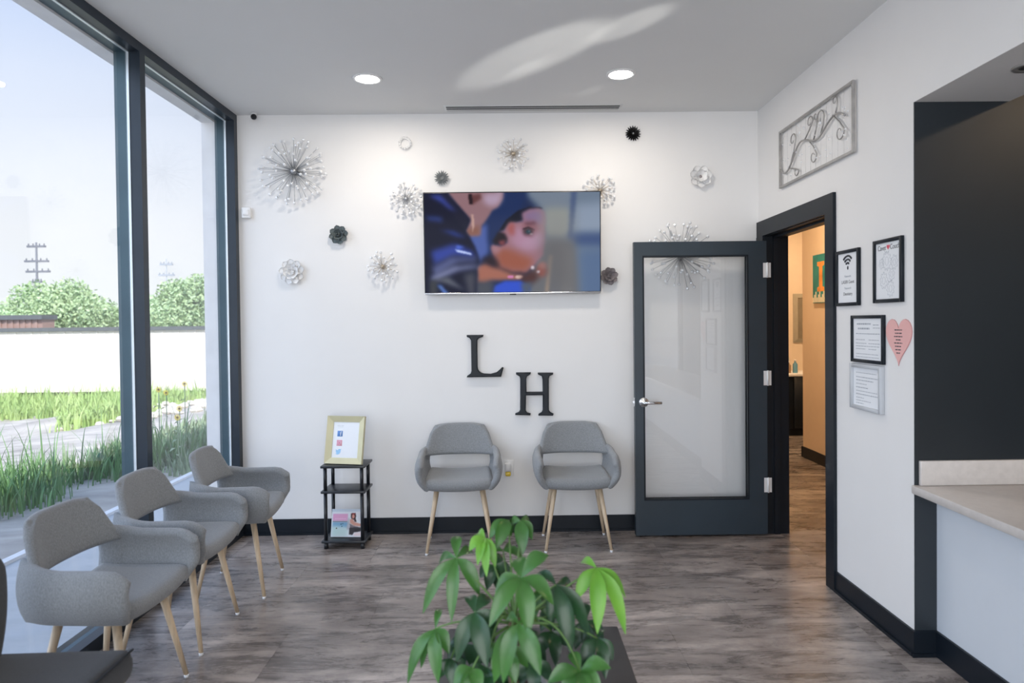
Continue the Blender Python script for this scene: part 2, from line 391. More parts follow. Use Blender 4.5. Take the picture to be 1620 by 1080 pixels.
# stucco returns round the glazing and the roof edge
MB().box((-.23, -.045, -.3), (-.137, .5, 3.6)).box((-.23, YR - .3, 2.905), (-.137, -.045, 3.6)).box((-.23, .14, -.3), (8.2, 4.9, -.15)).build('trim_1', M['stucco'], **ST)
MB().box((-.23, .5, -.3), (-.137, 12, 4.4)).box((-.137, 4.6, -.3), (8.2, 12, 4.4)).box((-.137, YR - .3, H + .25), (8.2, 4.6, 4.4)).build('wall_outside', M['stucco'], **ST)

# door casing (frame) and the open leaf
cs = MB(); T = W + .142
cs.box((W - .018, OY0 - .092, 0), (W, OY0 + .004, 2.176)).box((W - .018, OY0 + .004, 2.07), (W, -.012, 2.176)).box((W - .018, OY1 - .012, 0), (W, -.004, 2.07))
cs.box((W, OY0, 0), (T + .015, OY0 + .02, OZ)).box((W, OY1 - .02, 0), (T + .015, OY1, OZ)).box((W, OY0, OZ - .02), (T + .015, OY1, OZ))
cs.box((W + .05, OY0 + .02, 0), (W + .09, OY0 + .032, OZ - .02)).box((W + .05, OY1 - .032, 0), (W + .09, OY1 - .02, OZ - .02)).box((W + .05, OY0, OZ - .034), (W + .09, OY1, OZ - .02))
cs.build('door_frame', M['black'], **ST)
# leaf: local x from hinge (0) to -0.914, local y thickness, opened a little past square
dl = empty('door_1', (W - .006, -.130, 0), (0, 0, math.radians(-.3)), 'slate black door leaf with one tall clear glass panel, standing open', None, None, 'structure')
LW, LH, LT = .914, 2.030, .044
gx0, gx1, gz0, gz1 = -.855 + .0, -.130, .254, 1.936
b = MB()
b.box((-LW, -LT, .012), (gx0, 0, LH)).box((gx1, -LT, .012), (-.004, 0, LH)).box((gx0, -LT, .012), (gx1, 0, gz0)).box((gx0, -LT, gz1), (gx1, 0, LH))
b.build('leaf_frame', M['door'], dl)
g = MB()
for ya, yb in ((-LT - .004, -LT + .012), (-.012, .004)):
    g.box((gx0, ya, gz0), (gx0 + .010, yb, gz1)).box((gx1 - .010, ya, gz0), (gx1, yb, gz1)).box((gx0, ya, gz0), (gx1, yb, gz0 + .010)).box((gx0, ya, gz1 - .010), (gx1, yb, gz1))
g.build('glazing_bead', M['black'], dl)
box('glass_panel', (gx0, -.026, gz0), (gx1, -.020, gz1), M['doorglass'], dl)
for z in (.352, 1.089, 1.829):
    hb = MB(); hb.box((-.004, -LT - .003, z - .05), (.024, -LT + .0, z + .05)); hb.tube([(.0, -LT - .006, z - .052), (.0, -LT - .006, z + .052)], .006, 10)
    hb.box((-.028, -LT - .002, z - .05), (0, -LT, z + .05))
    hb.build('hinge', M['hinge'], dl)
hd = MB(); hx = -.860 + .0; hz = .932
hx = -(W - .006 - 2.818)
hd.lathe([(.0, 0), (.034, .0), (.034, .006), (.030, .012), (.013, .016), (.012, .045), (.0, .046)], (hx, -LT, hz), 24, 'y')
hd.tube([(hx, -LT - .045, hz), (hx + .03, -LT - .048, hz), (hx + .115, -LT - .046, hz - .001)], [.0105, .011, .0095], 12)
hd.build('lever_handle', M['chrome'], dl)
MB().box((-LW - .0015, -LT + .008, hz - .03), (-LW, -.012, hz + .03)).box((-LW - .012, -LT + .016, hz - .008), (-LW, -.018, hz + .008)).build('latch', M['chrome'], dl)

# ---------------------------------------------------------------- reception counter
ct = empty('countertop', (W, -1.85, .72), label='pale quartz reception counter top with upstand against the charcoal wall', cat='countertop')
MB().rbox((-.016, -5, 0), (.70, .0085, .036), .003, 2).build('slab', M['quartz'], ct)
MB().rbox((.016, -.010, .0365), (3.2, .0085, .144), .003, 2).build('backsplash', M['quartz'], ct)
dlt = empty('recessed_light', (3.87, -2.24, 2.43), label='unlit recessed downlight in the soffit over the counter', cat='ceiling light')
MB().lathe([(.0, .0), (.03, 0), (.032, -.004), (.052, -.006), (.056, 0)], n=24).build('trim_ring', M['artframe'], dlt)
MB().lathe([(.0, -.0025), (.03, -.0035), (.031, -.001)], n=24).build('lens', M['lampoff'], dlt)
dlt.scale = (1, 1, 1)

# ---------------------------------------------------------------- ceiling lights, vent, camera, sensor, outlet
for (x, y, lb) in ((1.064, -.692, 'round white recessed ceiling light, lit, on the left above the starburst wall art'),
                   (2.585, -.733, 'round white recessed ceiling light, lit, right above the end of the vent')):
    o = empty('recessed_light', (x, y, H), label=lb, cat='ceiling light', group='lit ceiling downlights')
    MB().lathe([(.068, 0), (.070, -.006), (.078, -.008), (.088, -.005), (.090, 0)], n=40).build('trim_ring', M['white'], o)
    MB().lathe([(.0, -.003), (.05, -.0055), (.069, -.0045), (.0695, -.001)], n=40).build('lens', M['lamp'], o)
    light('downlight', 'AREA', 5.5, (1, .88, .74), (x, y, H - .012), (0, 0, 0), shape='DISK', size=.13)
vt = empty('air_vent', (2.08, -.118, H), label='long white slot diffuser vent in the ceiling by the back wall', cat='vent')
MB().rbox((-.612, -.060, -.0030), (.612, .060, 0), .0008, 1).build('frame', M['ceil'], vt)
for yy in (-.030, .008, .044): MB().box((-.595, yy - (.013 if yy < .04 else .002), -.0036), (.595, yy + (.013 if yy < .04 else .002), -.0028)).build('slot', M['black'], vt)
sc_ = empty('security_camera', (.137, -.045, H), label='tiny black dome security camera at the ceiling corner by the window', cat='camera')
MB().lathe([(0, 0), (.020, 0), (.020, -.006), (.012, -.01), (0, -.01)], n=20).build('mount', M['white'], sc_)
MB().ball((0, -.004, -.026), .020, 16, 12).build('housing', M['blacktub'], sc_)
MB().lathe([(0, 0), (.009, 0), (.009, .005), (0, .005)], (0, -.020, -.028), 16, 'y').build('lens', M['tvb'], sc_)
ss = empty('wall_sensor', mtx=BACK(.062, 2.28), label='small white motion sensor box on the wall beside the window', cat='sensor')
MB().rbox((-.032, -.038, 0), (.032, .038, .028), .006, 3).build('housing', M['white'], ss)
MB().rbox((-.02, -.018, .028), (.02, .02, .034), .003, 2).build('lens', M['whitecer'], ss)
ot = empty('wall_outlet', mtx=BACK(1.885, .455), label='white wall outlet plate low on the wall between the two front chairs', cat='outlet')
MB().rbox((-.036, -.058, 0), (.036, .058, .006), .003, 2).build('plate', M['white'], ot)
for yy in (-.02, .02): MB().rbox((-.017, yy - .014, .006), (.017, yy + .014, .009), .002, 2).build('socket', M['whitecer'], ot)
af = empty('air_freshener', mtx=BACK(1.880, .455, -.009), label='plug-in air freshener with yellow oil in the outlet between the chairs', cat='air freshener')
MB().rbox((-.022, -.020, 0), (.022, .045, .036), .012, 3).build('housing', M['white'], af)
MB().rbox((-.019, -.052, .004), (.019, -.020, .034), .008, 3).build('oil_bottle', M['yellow'], af)

# ---------------------------------------------------------------- vertex-colour pictures
def inpoly(px, py, poly):
    r = np.zeros(px.shape, bool); n = len(poly)
    for i in range(n):
        x0, y0 = poly[i]; x1, y1 = poly[(i + 1) % n]
        if y0 == y1: continue
        cnd = ((y0 > py) != (y1 > py)) & (px < (x1 - x0) * (py - y0) / (y1 - y0) + x0); r ^= cnd
    return r
def blur(a, k):
    if k < 1: return a
    ker = np.exp(-np.arange(-2 * k, 2 * k + 1) ** 2 / (2. * k * k)); ker /= ker.sum()
    p = 2 * k
    a = np.pad(a, ((p, p), (p, p), (0, 0)), 'edge')
    a = sum(ker[i] * a[:, i:a.shape[1] - 2 * p + i] for i in range(2 * p + 1))
    return sum(ker[i] * a[i:a.shape[0] - 2 * p + i] for i in range(2 * p + 1))
def picture(name, w, h, nx, ny, ext, bgc, layers, m, parent, z=0., seg=None):
    """flat print or screen as a fine grid with one colour per vertex; ext = (x0,y0,x1,y1) of the sketch units"""
    X, Y = np.meshgrid(np.linspace(ext[0], ext[2], nx), np.linspace(ext[1], ext[3], ny))
    img = np.zeros((ny, nx, 3)); img[:] = bgc
    for L in layers:
        k, a, colr = L[0], L[1], np.array(L[2], float); bl = L[3] if len(L) > 3 else 1; op = L[4] if len(L) > 4 else 1
        if k == 'p': mk = inpoly(X, Y, a)
        else: mk = ((X - a[0]) / a[2]) ** 2 + ((Y - a[1]) / a[3]) ** 2 < 1
        mk = blur(mk[..., None].astype(float), bl) * op
        img = img * (1 - mk) + colr * mk
    img = np.clip(img / 255, 0, 1); img = np.where(img > .04, ((img + .055) / 1.055) ** 2.4, img / 12.92)
    gx, gy = np.meshgrid(np.linspace(-w / 2, w / 2, nx), np.linspace(h / 2, -h / 2, ny))
    vs = np.stack([gx, gy, np.full_like(gx, z)], -1).reshape(-1, 3)
    idx = np.arange(nx * ny).reshape(ny, nx)
    fs = np.stack([idx[1:, :-1], idx[1:, 1:], idx[:-1, 1:], idx[:-1, :-1]], -1).reshape(-1, 4)
    me = bpy.data.meshes.new(name); me.from_pydata(vs.tolist(), [], fs.tolist())
    at = me.color_attributes.new('Col', 'FLOAT_COLOR', 'POINT')
    cc = np.ones((ny * nx, 4)); cc[:, :3] = img.reshape(-1, 3); at.data.foreach_set('color', cc.ravel())
    me.materials.append(m); o = bpy.data.objects.new(name, me); COL.objects.link(o); o.parent = parent
    return o

# television
tv = empty('television', mtx=BACK(1.929, 2.048, -.060) @ Matrix.Rotation(math.radians(2.6), 4, 'X'), label='large flat wall television showing a film close-up of a man and a woman', cat='television')
MB().rbox((-.618, -.352, -.022), (.618, .352, .012), .006, 2).build('housing', M['tvb'], tv)
MB().box((-.15, -.15, -.055), (.15, .15, -.022)).build('wall_mount', M['black'], tv)
MB().rbox((-.616, -.358, -.004), (.616, -.346, .0145), .003, 2).build('bottom_rail', M['chrome'], tv)
MB().rbox((-.022, -.364, .0), (.022, -.357, .010), .002, 2).build('sensor', M['tvb'], tv)
Ls = [
 ('p', [(900, 60), (1600, 60), (1600, 930), (940, 930), (1000, 700), (1100, 400), (1050, 200)], (104, 119, 138), 5),
 ('p', [(930, 60), (1330, 60), (1300, 220), (1080, 190)], (112, 124, 140), 5),
 ('p', [(1090, 210), (1310, 210), (1310, 450), (1100, 440)], (146, 151, 143), 5),
 ('p', [(1345, 180), (1600, 160), (1600, 420), (1340, 420)], (134, 148, 168), 7),
 ('p', [(1325, 60), (1375, 60), (1330, 460), (1290, 460)], (72, 88, 122), 2),
 ('p', [(1280, 420), (1600, 420), (1600, 540), (1300, 520)], (60, 80, 122), 5),
 ('p', [(1380, 560), (1600, 540), (1600, 930), (1400, 930)], (84, 106, 140), 8),
 ('p', [(700, 60), (940, 60), (930, 150), (880, 220), (800, 290), (720, 380), (640, 520), (600, 600), (520, 660), (420, 500), (560, 300)], (22, 42, 86), 4),
 ('p', [(400, 440), (590, 330), (600, 580), (520, 660), (470, 540)], (72, 92, 158), 3),
 ('p', [(1060, 460), (1350, 470), (1380, 930), (940, 930), (1000, 740)], (101, 103, 108), 5),
 ('p', [(1130, 600), (1165, 600), (1120, 920), (1090, 920)], (150, 132, 118), 2),
 ('p', [(1200, 520), (1330, 560), (1340, 930), (1230, 930)], (112, 112, 114), 4),
 # dark hair round the brow
 ('p', [(690, 400), (760, 300), (860, 225), (960, 192), (1050, 194), (1085, 214), (1010, 216), (960, 232), (925, 262), (912, 300), (800, 340), (730, 390)], (14, 18, 34), 1),
 # face
 ('p', [(900, 245), (960, 215), (1040, 205), (1090, 230), (1105, 300), (1095, 450), (1080, 600), (1000, 690), (930, 750), (800, 745), (690, 705), (650, 630), (620, 530), (640, 505), (700, 530), (770, 490), (720, 440), (700, 400), (735, 395), (785, 325), (905, 315)], (150, 108, 120), 2),
 ('p', [(900, 250), (1000, 215), (1080, 240), (1070, 340), (930, 330)], (128, 104, 138), 4),
 ('e', (960, 470, 130, 90), (174, 140, 166), 5, .8),
 ('e', (860, 440, 60, 80), (168, 126, 150), 4, .7),
 ('p', [(660, 560), (760, 540), (900, 600), (1000, 640), (930, 740), (790, 735), (680, 690)], (148, 84, 66), 5),
 ('e', (670, 550, 34, 34), (160, 120, 130), 3, .7),
 ('p', [(790, 320), (832, 340), (828, 430), (795, 430), (765, 380)], (156, 84, 84), 3),
 ('p', [(640, 480), (690, 400), (745, 415), (770, 470), (735, 500), (660, 510)], (28, 20, 28), 2),
 ('p', [(690, 480), (750, 470), (745, 515), (700, 515)], (120, 60, 66), 2),
 ('e', (970, 370, 70, 60), (126, 76, 84), 4, .7),
 ('e', (948, 402, 46, 30), (66, 50, 58), 2), ('p', [(900, 378), (950, 360), (1000, 384), (1005, 392), (950, 372), (905, 388)], (38, 24, 32), 1), ('e', (950, 405, 20, 20), (40, 60, 72), 1), ('e', (956, 399, 5, 4), (150, 165, 175), 1), ('e', (975, 425, 14, 8), (170, 160, 165), 1),
 ('e', (1065, 735, 50, 55), (140, 78, 70), 3), ('e', (1075, 690, 38, 28), (165, 110, 105), 3),
 ('e', (985, 710, 16, 16), (225, 215, 225), 1), ('e', (1032, 745, 16, 12), (215, 205, 215), 1),
 ('p', [(1062, 195), (1330, 230), (1330, 460), (1090, 470), (1062, 330)], (134, 136, 136), 12, .85),
 ('p', [(1062, 450), (1300, 470), (1320, 900), (1130, 860), (1100, 640)], (98, 97, 100), 11, .85),
 ('p', [(915, 330), (1010, 322), (1020, 338), (930, 346)], (84, 50, 60), 2, .8),
 ('p', [(905, 420), (1000, 436), (985, 448), (920, 440)], (110, 70, 84), 2, .7),
 ('p', [(660, 615), (700, 700), (800, 742), (930, 752), (900, 770), (760, 760), (660, 700)], (70, 40, 36), 3, .8),
 # neck and hand
 ('p', [(495, 700), (580, 660), (690, 710), (800, 760), (920, 780), (880, 812), (640, 812), (560, 850), (500, 835)], (158, 100, 84), 3),
 ('p', [(530, 640), (650, 600), (690, 710), (600, 680)], (40, 24, 30), 4),
 ('e', (792, 786, 28, 14), (204, 124, 176), 1), ('e', (865, 788, 34, 14), (214, 182, 172), 1),
 ('p', [(880, 790), (1000, 720), (1040, 800), (960, 860), (880, 830)], (74, 44, 42), 4),
 ('p', [(630, 930), (650, 860), (740, 822), (880, 822), (960, 880), (960, 930)], (44, 78, 196), 2),
 ('p', [(480, 830), (640, 820), (630, 930), (480, 930)], (70, 74, 84), 4),
 ('p', [(880, 840), (980, 830), (960, 930), (900, 930)], (76, 86, 104), 3),
 # man: neck and chin
 ('p', [(250, 60), (740, 60), (730, 130), (690, 195), (640, 220), (590, 300), (545, 350), (530, 430), (430, 435), (400, 395), (440, 300), (340, 180)], (140, 106, 112), 2),
 ('p', [(560, 80), (730, 70), (710, 160), (640, 190), (570, 160)], (172, 150, 172), 4),
 ('p', [(440, 90), (540, 80), (545, 120), (470, 170), (445, 150)], (96, 56, 56), 2), ('p', [(435, 80), (465, 80), (470, 165), (440, 165)], (34, 18, 24), 1),
 ('p', [(410, 380), (530, 340), (530, 432), (430, 432)], (132, 90, 78), 3), ('p', [(455, 250), (475, 250), (485, 340), (465, 410)], (186, 150, 140), 1),
 # leather jacket
 ('p', [(40, 60), (210, 60), (340, 180), (450, 300), (405, 390), (440, 440), (490, 540), (525, 650), (500, 700), (490, 930), (40, 930)], (11, 16, 40), 2),
 ('p', [(170, 60), (250, 70), (440, 290), (400, 380), (330, 300), (240, 180)], (20, 22, 44), 2),
 ('p', [(90, 90), (190, 85), (330, 230), (260, 200), (200, 150)], (52, 66, 150), 3),
 ('p', [(60, 260), (200, 270), (210, 320), (80, 300)], (34, 52, 110), 3), ('p', [(180, 380), (300, 390), (420, 450), (330, 440)], (36, 56, 130), 3),
 ('p', [(100, 560), (300, 500), (460, 560), (500, 620), (300, 600), (130, 680)], (48, 66, 150), 4),
 ('p', [(310, 545), (380, 560), (450, 580), (460, 600), (330, 570)], (190, 205, 250), 1), ('p', [(320, 510), (400, 530), (330, 545)], (90, 120, 230), 2),
 ('p', [(100, 700), (280, 610), (500, 620), (505, 650), (330, 660), (140, 770)], (84, 92, 136), 4),
 ('p', [(90, 780), (300, 690), (510, 680), (515, 705), (330, 730), (120, 830)], (128, 134, 172), 4),
 ('p', [(130, 800), (250, 780), (400, 900), (200, 830)], (88, 92, 104), 3), ('p', [(80, 820), (150, 800), (160, 930), (80, 930)], (56, 60, 66), 3), ('p', [(150, 850), (185, 850), (260, 930), (210, 930)], (86, 120, 190), 2),
 ('p', [(380, 760), (490, 740), (480, 930), (420, 930)], (66, 68, 80), 4)]
picture('screen', 1.222, .688, 260, 148, (50, 72, 1572, 915), (26, 40, 76), Ls, vcmat('television_picture', .70, .10), tv, .0125)

# ---------------------------------------------------------------- black letters L and H
def letter(name, pts, x0, z0, k, label):
    cu = bpy.data.curves.new(name, 'CURVE'); cu.dimensions = '2D'; cu.fill_mode = 'BOTH'
    sp_ = cu.splines.new('POLY'); sp_.points.add(len(pts) - 1)
    for i, (a, b_) in enumerate(pts): sp_.points[i].co = (a * k, -b_ * k, 0, 1)
    sp_.use_cyclic_u = True
    cu.extrude = .008; cu.bevel_depth = .007; cu.bevel_resolution = 0; cu.offset = -.0062
    t_ = bpy.data.objects.new('t', cu); COL.objects.link(t_); dg = bpy.context.evaluated_depsgraph_get(); dg.update()
    me = bpy.data.meshes.new_from_object(t_.evaluated_get(dg)); bpy.data.objects.remove(t_); me.materials.clear(); me.materials.append(M['black'])
    o = bpy.data.objects.new(name, me); COL.objects.link(o); o.matrix_world = BACK(x0, z0, -.0155)
    tag(o, label, 'letter'); return o
K = .000602
XL = 1.6 - 75 * K; ZT = 1.403 + 70 * K
letter('wall_letter', [(75, 68), (268, 68), (262, 88), (215, 105), (195, 130), (195, 440), (200, 470), (215, 495), (240, 512), (270, 522), (350, 527), (420, 508), (455, 480), (485, 450), (500, 455), (470, 560), (70, 562), (75, 546), (115, 520), (125, 490), (125, 130), (105, 100), (75, 88)], XL, ZT, K, 'black serif capital L on the wall above the left front chair')
letter('wall_letter', [(648, 515), (820, 515), (815, 535), (775, 560), (765, 590), (765, 745), (960, 745), (960, 600), (950, 560), (905, 538), (903, 520), (1083, 522), (1080, 540), (1040, 560), (1030, 590), (1028, 960), (1045, 985), (1082, 1005), (1075, 1025), (905, 1022), (908, 1005), (945, 985), (958, 960), (960, 782), (760, 782), (755, 960), (770, 985), (812, 1000), (805, 1018), (632, 1012), (635, 995), (675, 980), (692, 955), (697, 590), (690, 560), (648, 535)], XL, ZT, K, 'black serif capital H on the wall, lower right of the L')

# ---------------------------------------------------------------- starbursts and flowers on the back wall
def starburst(x, z, rad, n, wire, bead_r, depth, label, seed, hub_r=.016, wire_r=.0011, short=.45):
    rnd = random.Random(seed)
    o = empty('starburst_decor', mtx=BACK(x, z), label=label, cat='wall decor', group='crystal starbursts on the back wall')
    MB().ball((0, 0, depth * .35), hub_r, 12, 8).tube([(0, 0, 0), (0, 0, depth * .35)], .004, 8).build('hub', wire, o)
    protos = {}
    ga = PI * (3 - math.sqrt(5))
    for i in range(n):
        f = (i + .5) / n; rr = (short + (1 - short) * f) if i % 3 else .25 + .75 * f
        el = math.acos(min(1, .12 + .86 * (1 - f) )) if i % 2 else math.acos(.08 + .8 * (1 - f))
        az = i * ga + rnd.uniform(-.12, .12)
        L = rad * (1.0 if f > .45 else .86) * rnd.uniform(.93, 1.02)
        zc = math.cos(el) * L * .40; rho = math.sin(el) * L
        ln = math.hypot(rho, zc); key = round(ln, 2)
        if key not in protos:
            m_ = MB(); m_.tube([(0, 0, 0), (0, 0, key)], wire_r, 5); m_.cur = 1
            m_.ball((0, 0, key), bead_r, 8, 5, smooth=False)
            protos[key] = m_.build('spoke', [wire, M['bead']], o); sp0 = protos[key]
        else:
            sp0 = protos[key].copy(); COL.objects.link(sp0); sp0.parent = o
        d = Vector((math.cos(az) * rho, math.sin(az) * rho, zc + .004))
        sp0.matrix_local = Matrix.Translation((0, 0, depth * .35)) @ d.to_track_quat('Z', 'Y').to_matrix().to_4x4()
starburst(.399, 2.567, .240, 74, M['silver'], .0108, .05, 'largest silver starburst with many beaded wires, top left by the window', 1, .026, .0015)
starburst(1.184, 2.368, .116, 32, M['silver'], .0100, .04, 'silver crystal starburst touching the left edge of the television', 2)
starburst(1.942, 2.678, .112, 32, M['champ'], .0100, .04, 'champagne crystal starburst centred above the television', 3)
starburst(2.553, 2.414, .116, 32, M['champ'], .0100, .012, 'champagne crystal starburst half hidden by the upper right television corner', 4)
starburst(1.012, 1.893, .110, 28, M['champ'], .0098, .04, 'crystal starburst left of the television, below and right of the dark flower', 5)
starburst(3.115, 1.948, .240, 70, M['silver'], .0108, .05, 'large starburst behind the top of the open door', 6, .026, .0015)

def petal_mesh(name, L, w, cup, tip, m, parent, nu=8, nv=4, th=.003):
    """petal along +x, curling up in z"""
    vs = []; fs = []
    for s_ in (0, 1):
        for i in range(nu + 1):
            u = i / nu; hw = w / 2 * (min(1, (u + .2) / .7) ** .8 * math.sqrt(max(0, 1 - max(0, (u - .55) / .45) ** 2)) if tip < 1.5 else (math.sin(PI * u) ** .8 + .12 * (1 - u)))
            for j in range(nv + 1):
                v_ = 2 * j / nv - 1
                vs.append((u * L, v_ * hw, cup * (u ** 1.5) + .25 * w * (v_ * v_) * (1 - u) - s_ * th))
    N = (nu + 1) * (nv + 1)
    for i in range(nu):
        for j in range(nv):
            a = i * (nv + 1) + j
            fs.append((a, a + nv + 1, a + nv + 2, a + 1)); fs.append((N + a, N + a + 1, N + a + nv + 2, N + a + nv + 1))
    ring = [i * (nv + 1) for i in range(nu + 1)] + [nu * (nv + 1) + j for j in range(1, nv + 1)] + [i * (nv + 1) + nv for i in range(nu - 1, -1, -1)] + [j for j in range(nv - 1, 0, -1)]
    for k in range(len(ring)):
        a, b_ = ring[k], ring[(k + 1) % len(ring)]; fs.append((a, b_, N + b_, N + a))
    return MB().add(vs, fs, True).build(name, m, parent)
def flower(name, x, z, layers, centre, m, label, seed=0, cm=None, back=.004):
    """layers: (count, length, width, cup, tip, tilt deg, height)"""
    o = empty(name, mtx=BACK(x, z), label=label, cat='wall decor', group='flower ornaments on the back wall')
    rnd = random.Random(seed)
    for (n, L, w, cup, tip, tilt, h) in layers:
        p = petal_mesh('petal', L, w, cup, tip, m, o)
        for i in range(n):
            q = p if i == 0 else p.copy()
            if i: COL.objects.link(q); q.parent = o
            q.matrix_local = Matrix.Translation((0, 0, h)) @ Matrix.Rotation(2 * PI * i / n + h * 37 + rnd.uniform(-.05, .05), 4, 'Z') @ Matrix.Rotation(-math.radians(tilt + rnd.uniform(-3, 3)), 4, 'Y')
    if centre: MB().ball((0, 0, layers[-1][6] + .004), centre, 12, 8, (1, 1, .7)).build('centre', cm or m, o)
    return o
flower('daisy_ornament', 1.436, 2.513, [(18, .056, .012, .004, 2, 12, .006), (16, .046, .011, .006, 2, 28, .010), (12, .034, .010, .006, 2, 45, .014)], .009, M['greymetal'], 'grey spiky daisy ornament above the top left television corner', 1)
flower('daisy_ornament', 2.789, 2.813, [(18, .058, .012, .004, 2, 10, .006), (16, .048, .011, .006, 2, 26, .010), (12, .034, .010, .006, 2, 45, .014)], .009, M['blackcer'], 'black spiky daisy ornament high right of the television', 2, M['greymetal'])
flower('flower_ornament', 3.262, 2.505, [(7, .084, .062, .018, 1, 8, .006), (6, .058, .048, .018, 1, 28, .012)], .015, M['whitecer'], 'white ceramic flower with broad petals and brown centre above the open door', 3, M['bronze'])
flower('succulent_ornament', .708, 2.119, [(8, .072, .048, .018, 1, 10, .006), (7, .052, .042, .020, 1, 30, .012), (5, .032, .032, .016, 1, 52, .018)], .009, M['greycer'], 'dark grey green succulent flower between the large and small left starbursts', 4)
flower('flower_ornament', .374, 1.864, [(9, .092, .058, .012, 1, 6, .006), (8, .066, .048, .014, 1, 22, .012), (6, .042, .036, .014, 1, 42, .017)], .012, M['whitecer'], 'white layered rose ornament below the largest starburst', 5, M['greycer'] if False else M['whitecer'])
flower('flower_ornament', 2.610, 1.809, [(8, .068, .046, .018, 1, 8, .006), (7, .050, .040, .018, 1, 28, .012), (5, .030, .030, .014, 1, 50, .018)], .009, M['bronze'], 'bronze rose ornament by the lower right television corner', 6)
wrh = empty('wreath_ornament', mtx=BACK(1.18, 2.76), label='small white ring wreath ornament high left of the television', cat='wall decor', group='flower ornaments on the back wall')
MB().tube([(math.cos(t) * .034, math.sin(t) * .034, .012) for t in [2 * PI * i / 24 for i in range(24)]], .006, 8, closed=True).build('ring', M['whitecer'], wrh)
pm_ = petal_mesh('petal', .022, .012, .004, 2, M['whitecer'], wrh)
for i in range(14):
    q = pm_ if i == 0 else pm_.copy()
    if i: COL.objects.link(q); q.parent = wrh
    a = 2 * PI * i / 14; q.matrix_local = Matrix.Translation((math.cos(a) * .032, math.sin(a) * .032, .014)) @ Matrix.Rotation(a + .9, 4, 'Z') @ Matrix.Rotation(-.4, 4, 'Y')

# ---------------------------------------------------------------- scroll art panel on the right wall
ap = empty('scroll_wall_art', mtx=RIGHT(-.889, 2.518), label='pewter scroll branch metal panel high on the right wall', cat='wall art')
aw, ah = .462, .176
f = MB()
for (a, b_) in (((-aw, -ah), (aw, -ah)), ((aw, -ah), (aw, ah)), ((aw, ah), (-aw, ah)), ((-aw, ah), (-aw, -ah))):
    e_ = .0065 if a[1] == b_[1] else -.0065
    f.box((min(a[0], b_[0]) - .0065, min(a[1], b_[1]) - e_, .008), (max(a[0], b_[0]) + .0065, max(a[1], b_[1]) + e_, .022))
f.build('frame', M['artframe'], ap)
def bez(p, n=14):
    p = [Vector((a, b_, 0)) for a, b_ in p]; r_ = []
    for k in range(0, len(p) - 3, 3):
        for i in range(n + (1 if k + 3 >= len(p) - 1 else 0)):
            t = i / n; r_.append((1 - t) ** 3 * p[k] + 3 * (1 - t) ** 2 * t * p[k + 1] + 3 * (1 - t) * t * t * p[k + 2] + t ** 3 * p[k + 3])
    return [Vector((q.x, q.y, .017)) for q in r_]
MB().tube(bez([(-.46, -.06), (-.36, -.15), (-.30, -.07), (-.22, .0), (-.12, .10), (-.02, -.04), (.10, .0), (.22, .06), (.28, .10), (.38, .03)]), .0055, 8).build('branch', M['artframe'], ap)
def spiral(cx, cy, r, a0, turns, sgn):
    return [Vector((cx + r * (1 - .8 * t) * math.cos(a0 + sgn * turns * 2 * PI * t), cy + r * (1 - .8 * t) * math.sin(a0 + sgn * turns * 2 * PI * t), .017)) for t in [i / 26 for i in range(27)]]
for k, (p0, p1, cen, r_, sg) in enumerate((((-.30, -.07), (-.26, .08), (-.265, .075), .045, 1), ((-.10, .03), (.0, .10), (-.03, .115), .04, 1), ((.10, .0), (.16, .10), (.10, .10), .05, 1),
        ((-.30, -.09), (-.20, -.11), (-.215, -.125), .035, -1), ((-.05, .02), (.05, -.07), (.015, -.09), .045, -1), ((.25, .07), (.37, .0), (.325, -.04), .05, -1), ((.02, .0), (.05, .12), (.045, .13), .03, -1), ((.28, .07), (.30, .14), (.27, .14), .028, 1))):
    sp_ = spiral(cen[0], cen[1], r_, 0 if sg > 0 else 0, .95, sg)
    MB().tube([Vector((p0[0], p0[1], .017)), Vector(((p0[0] + sp_[0].x) / 2 + .01, (p0[1] + sp_[0].y) / 2, .017))] + sp_, [.0042] * 2 + [.0042 - .0022 * i / 26 for i in range(27)], 6).build('scroll', M['artframe'], ap)
rnd = random.Random(5)
for i in range(46):
    x, y = rnd.uniform(-.43, .43), rnd.uniform(-.15, .15)
    m_ = MB().ball((x, y, .018), rnd.choice((.004, .005, .009 if i % 5 == 0 else .005)), 8, 5, smooth=False)
    m_.build('bead', M['bead'], ap)
# thin rods that carry the beads
for i in range(14):
    x = -.42 + i * .065; MB().tube([(x, -ah, .012), (x, ah, .012)], .0004, 4).build('wire', M['silver'], ap)

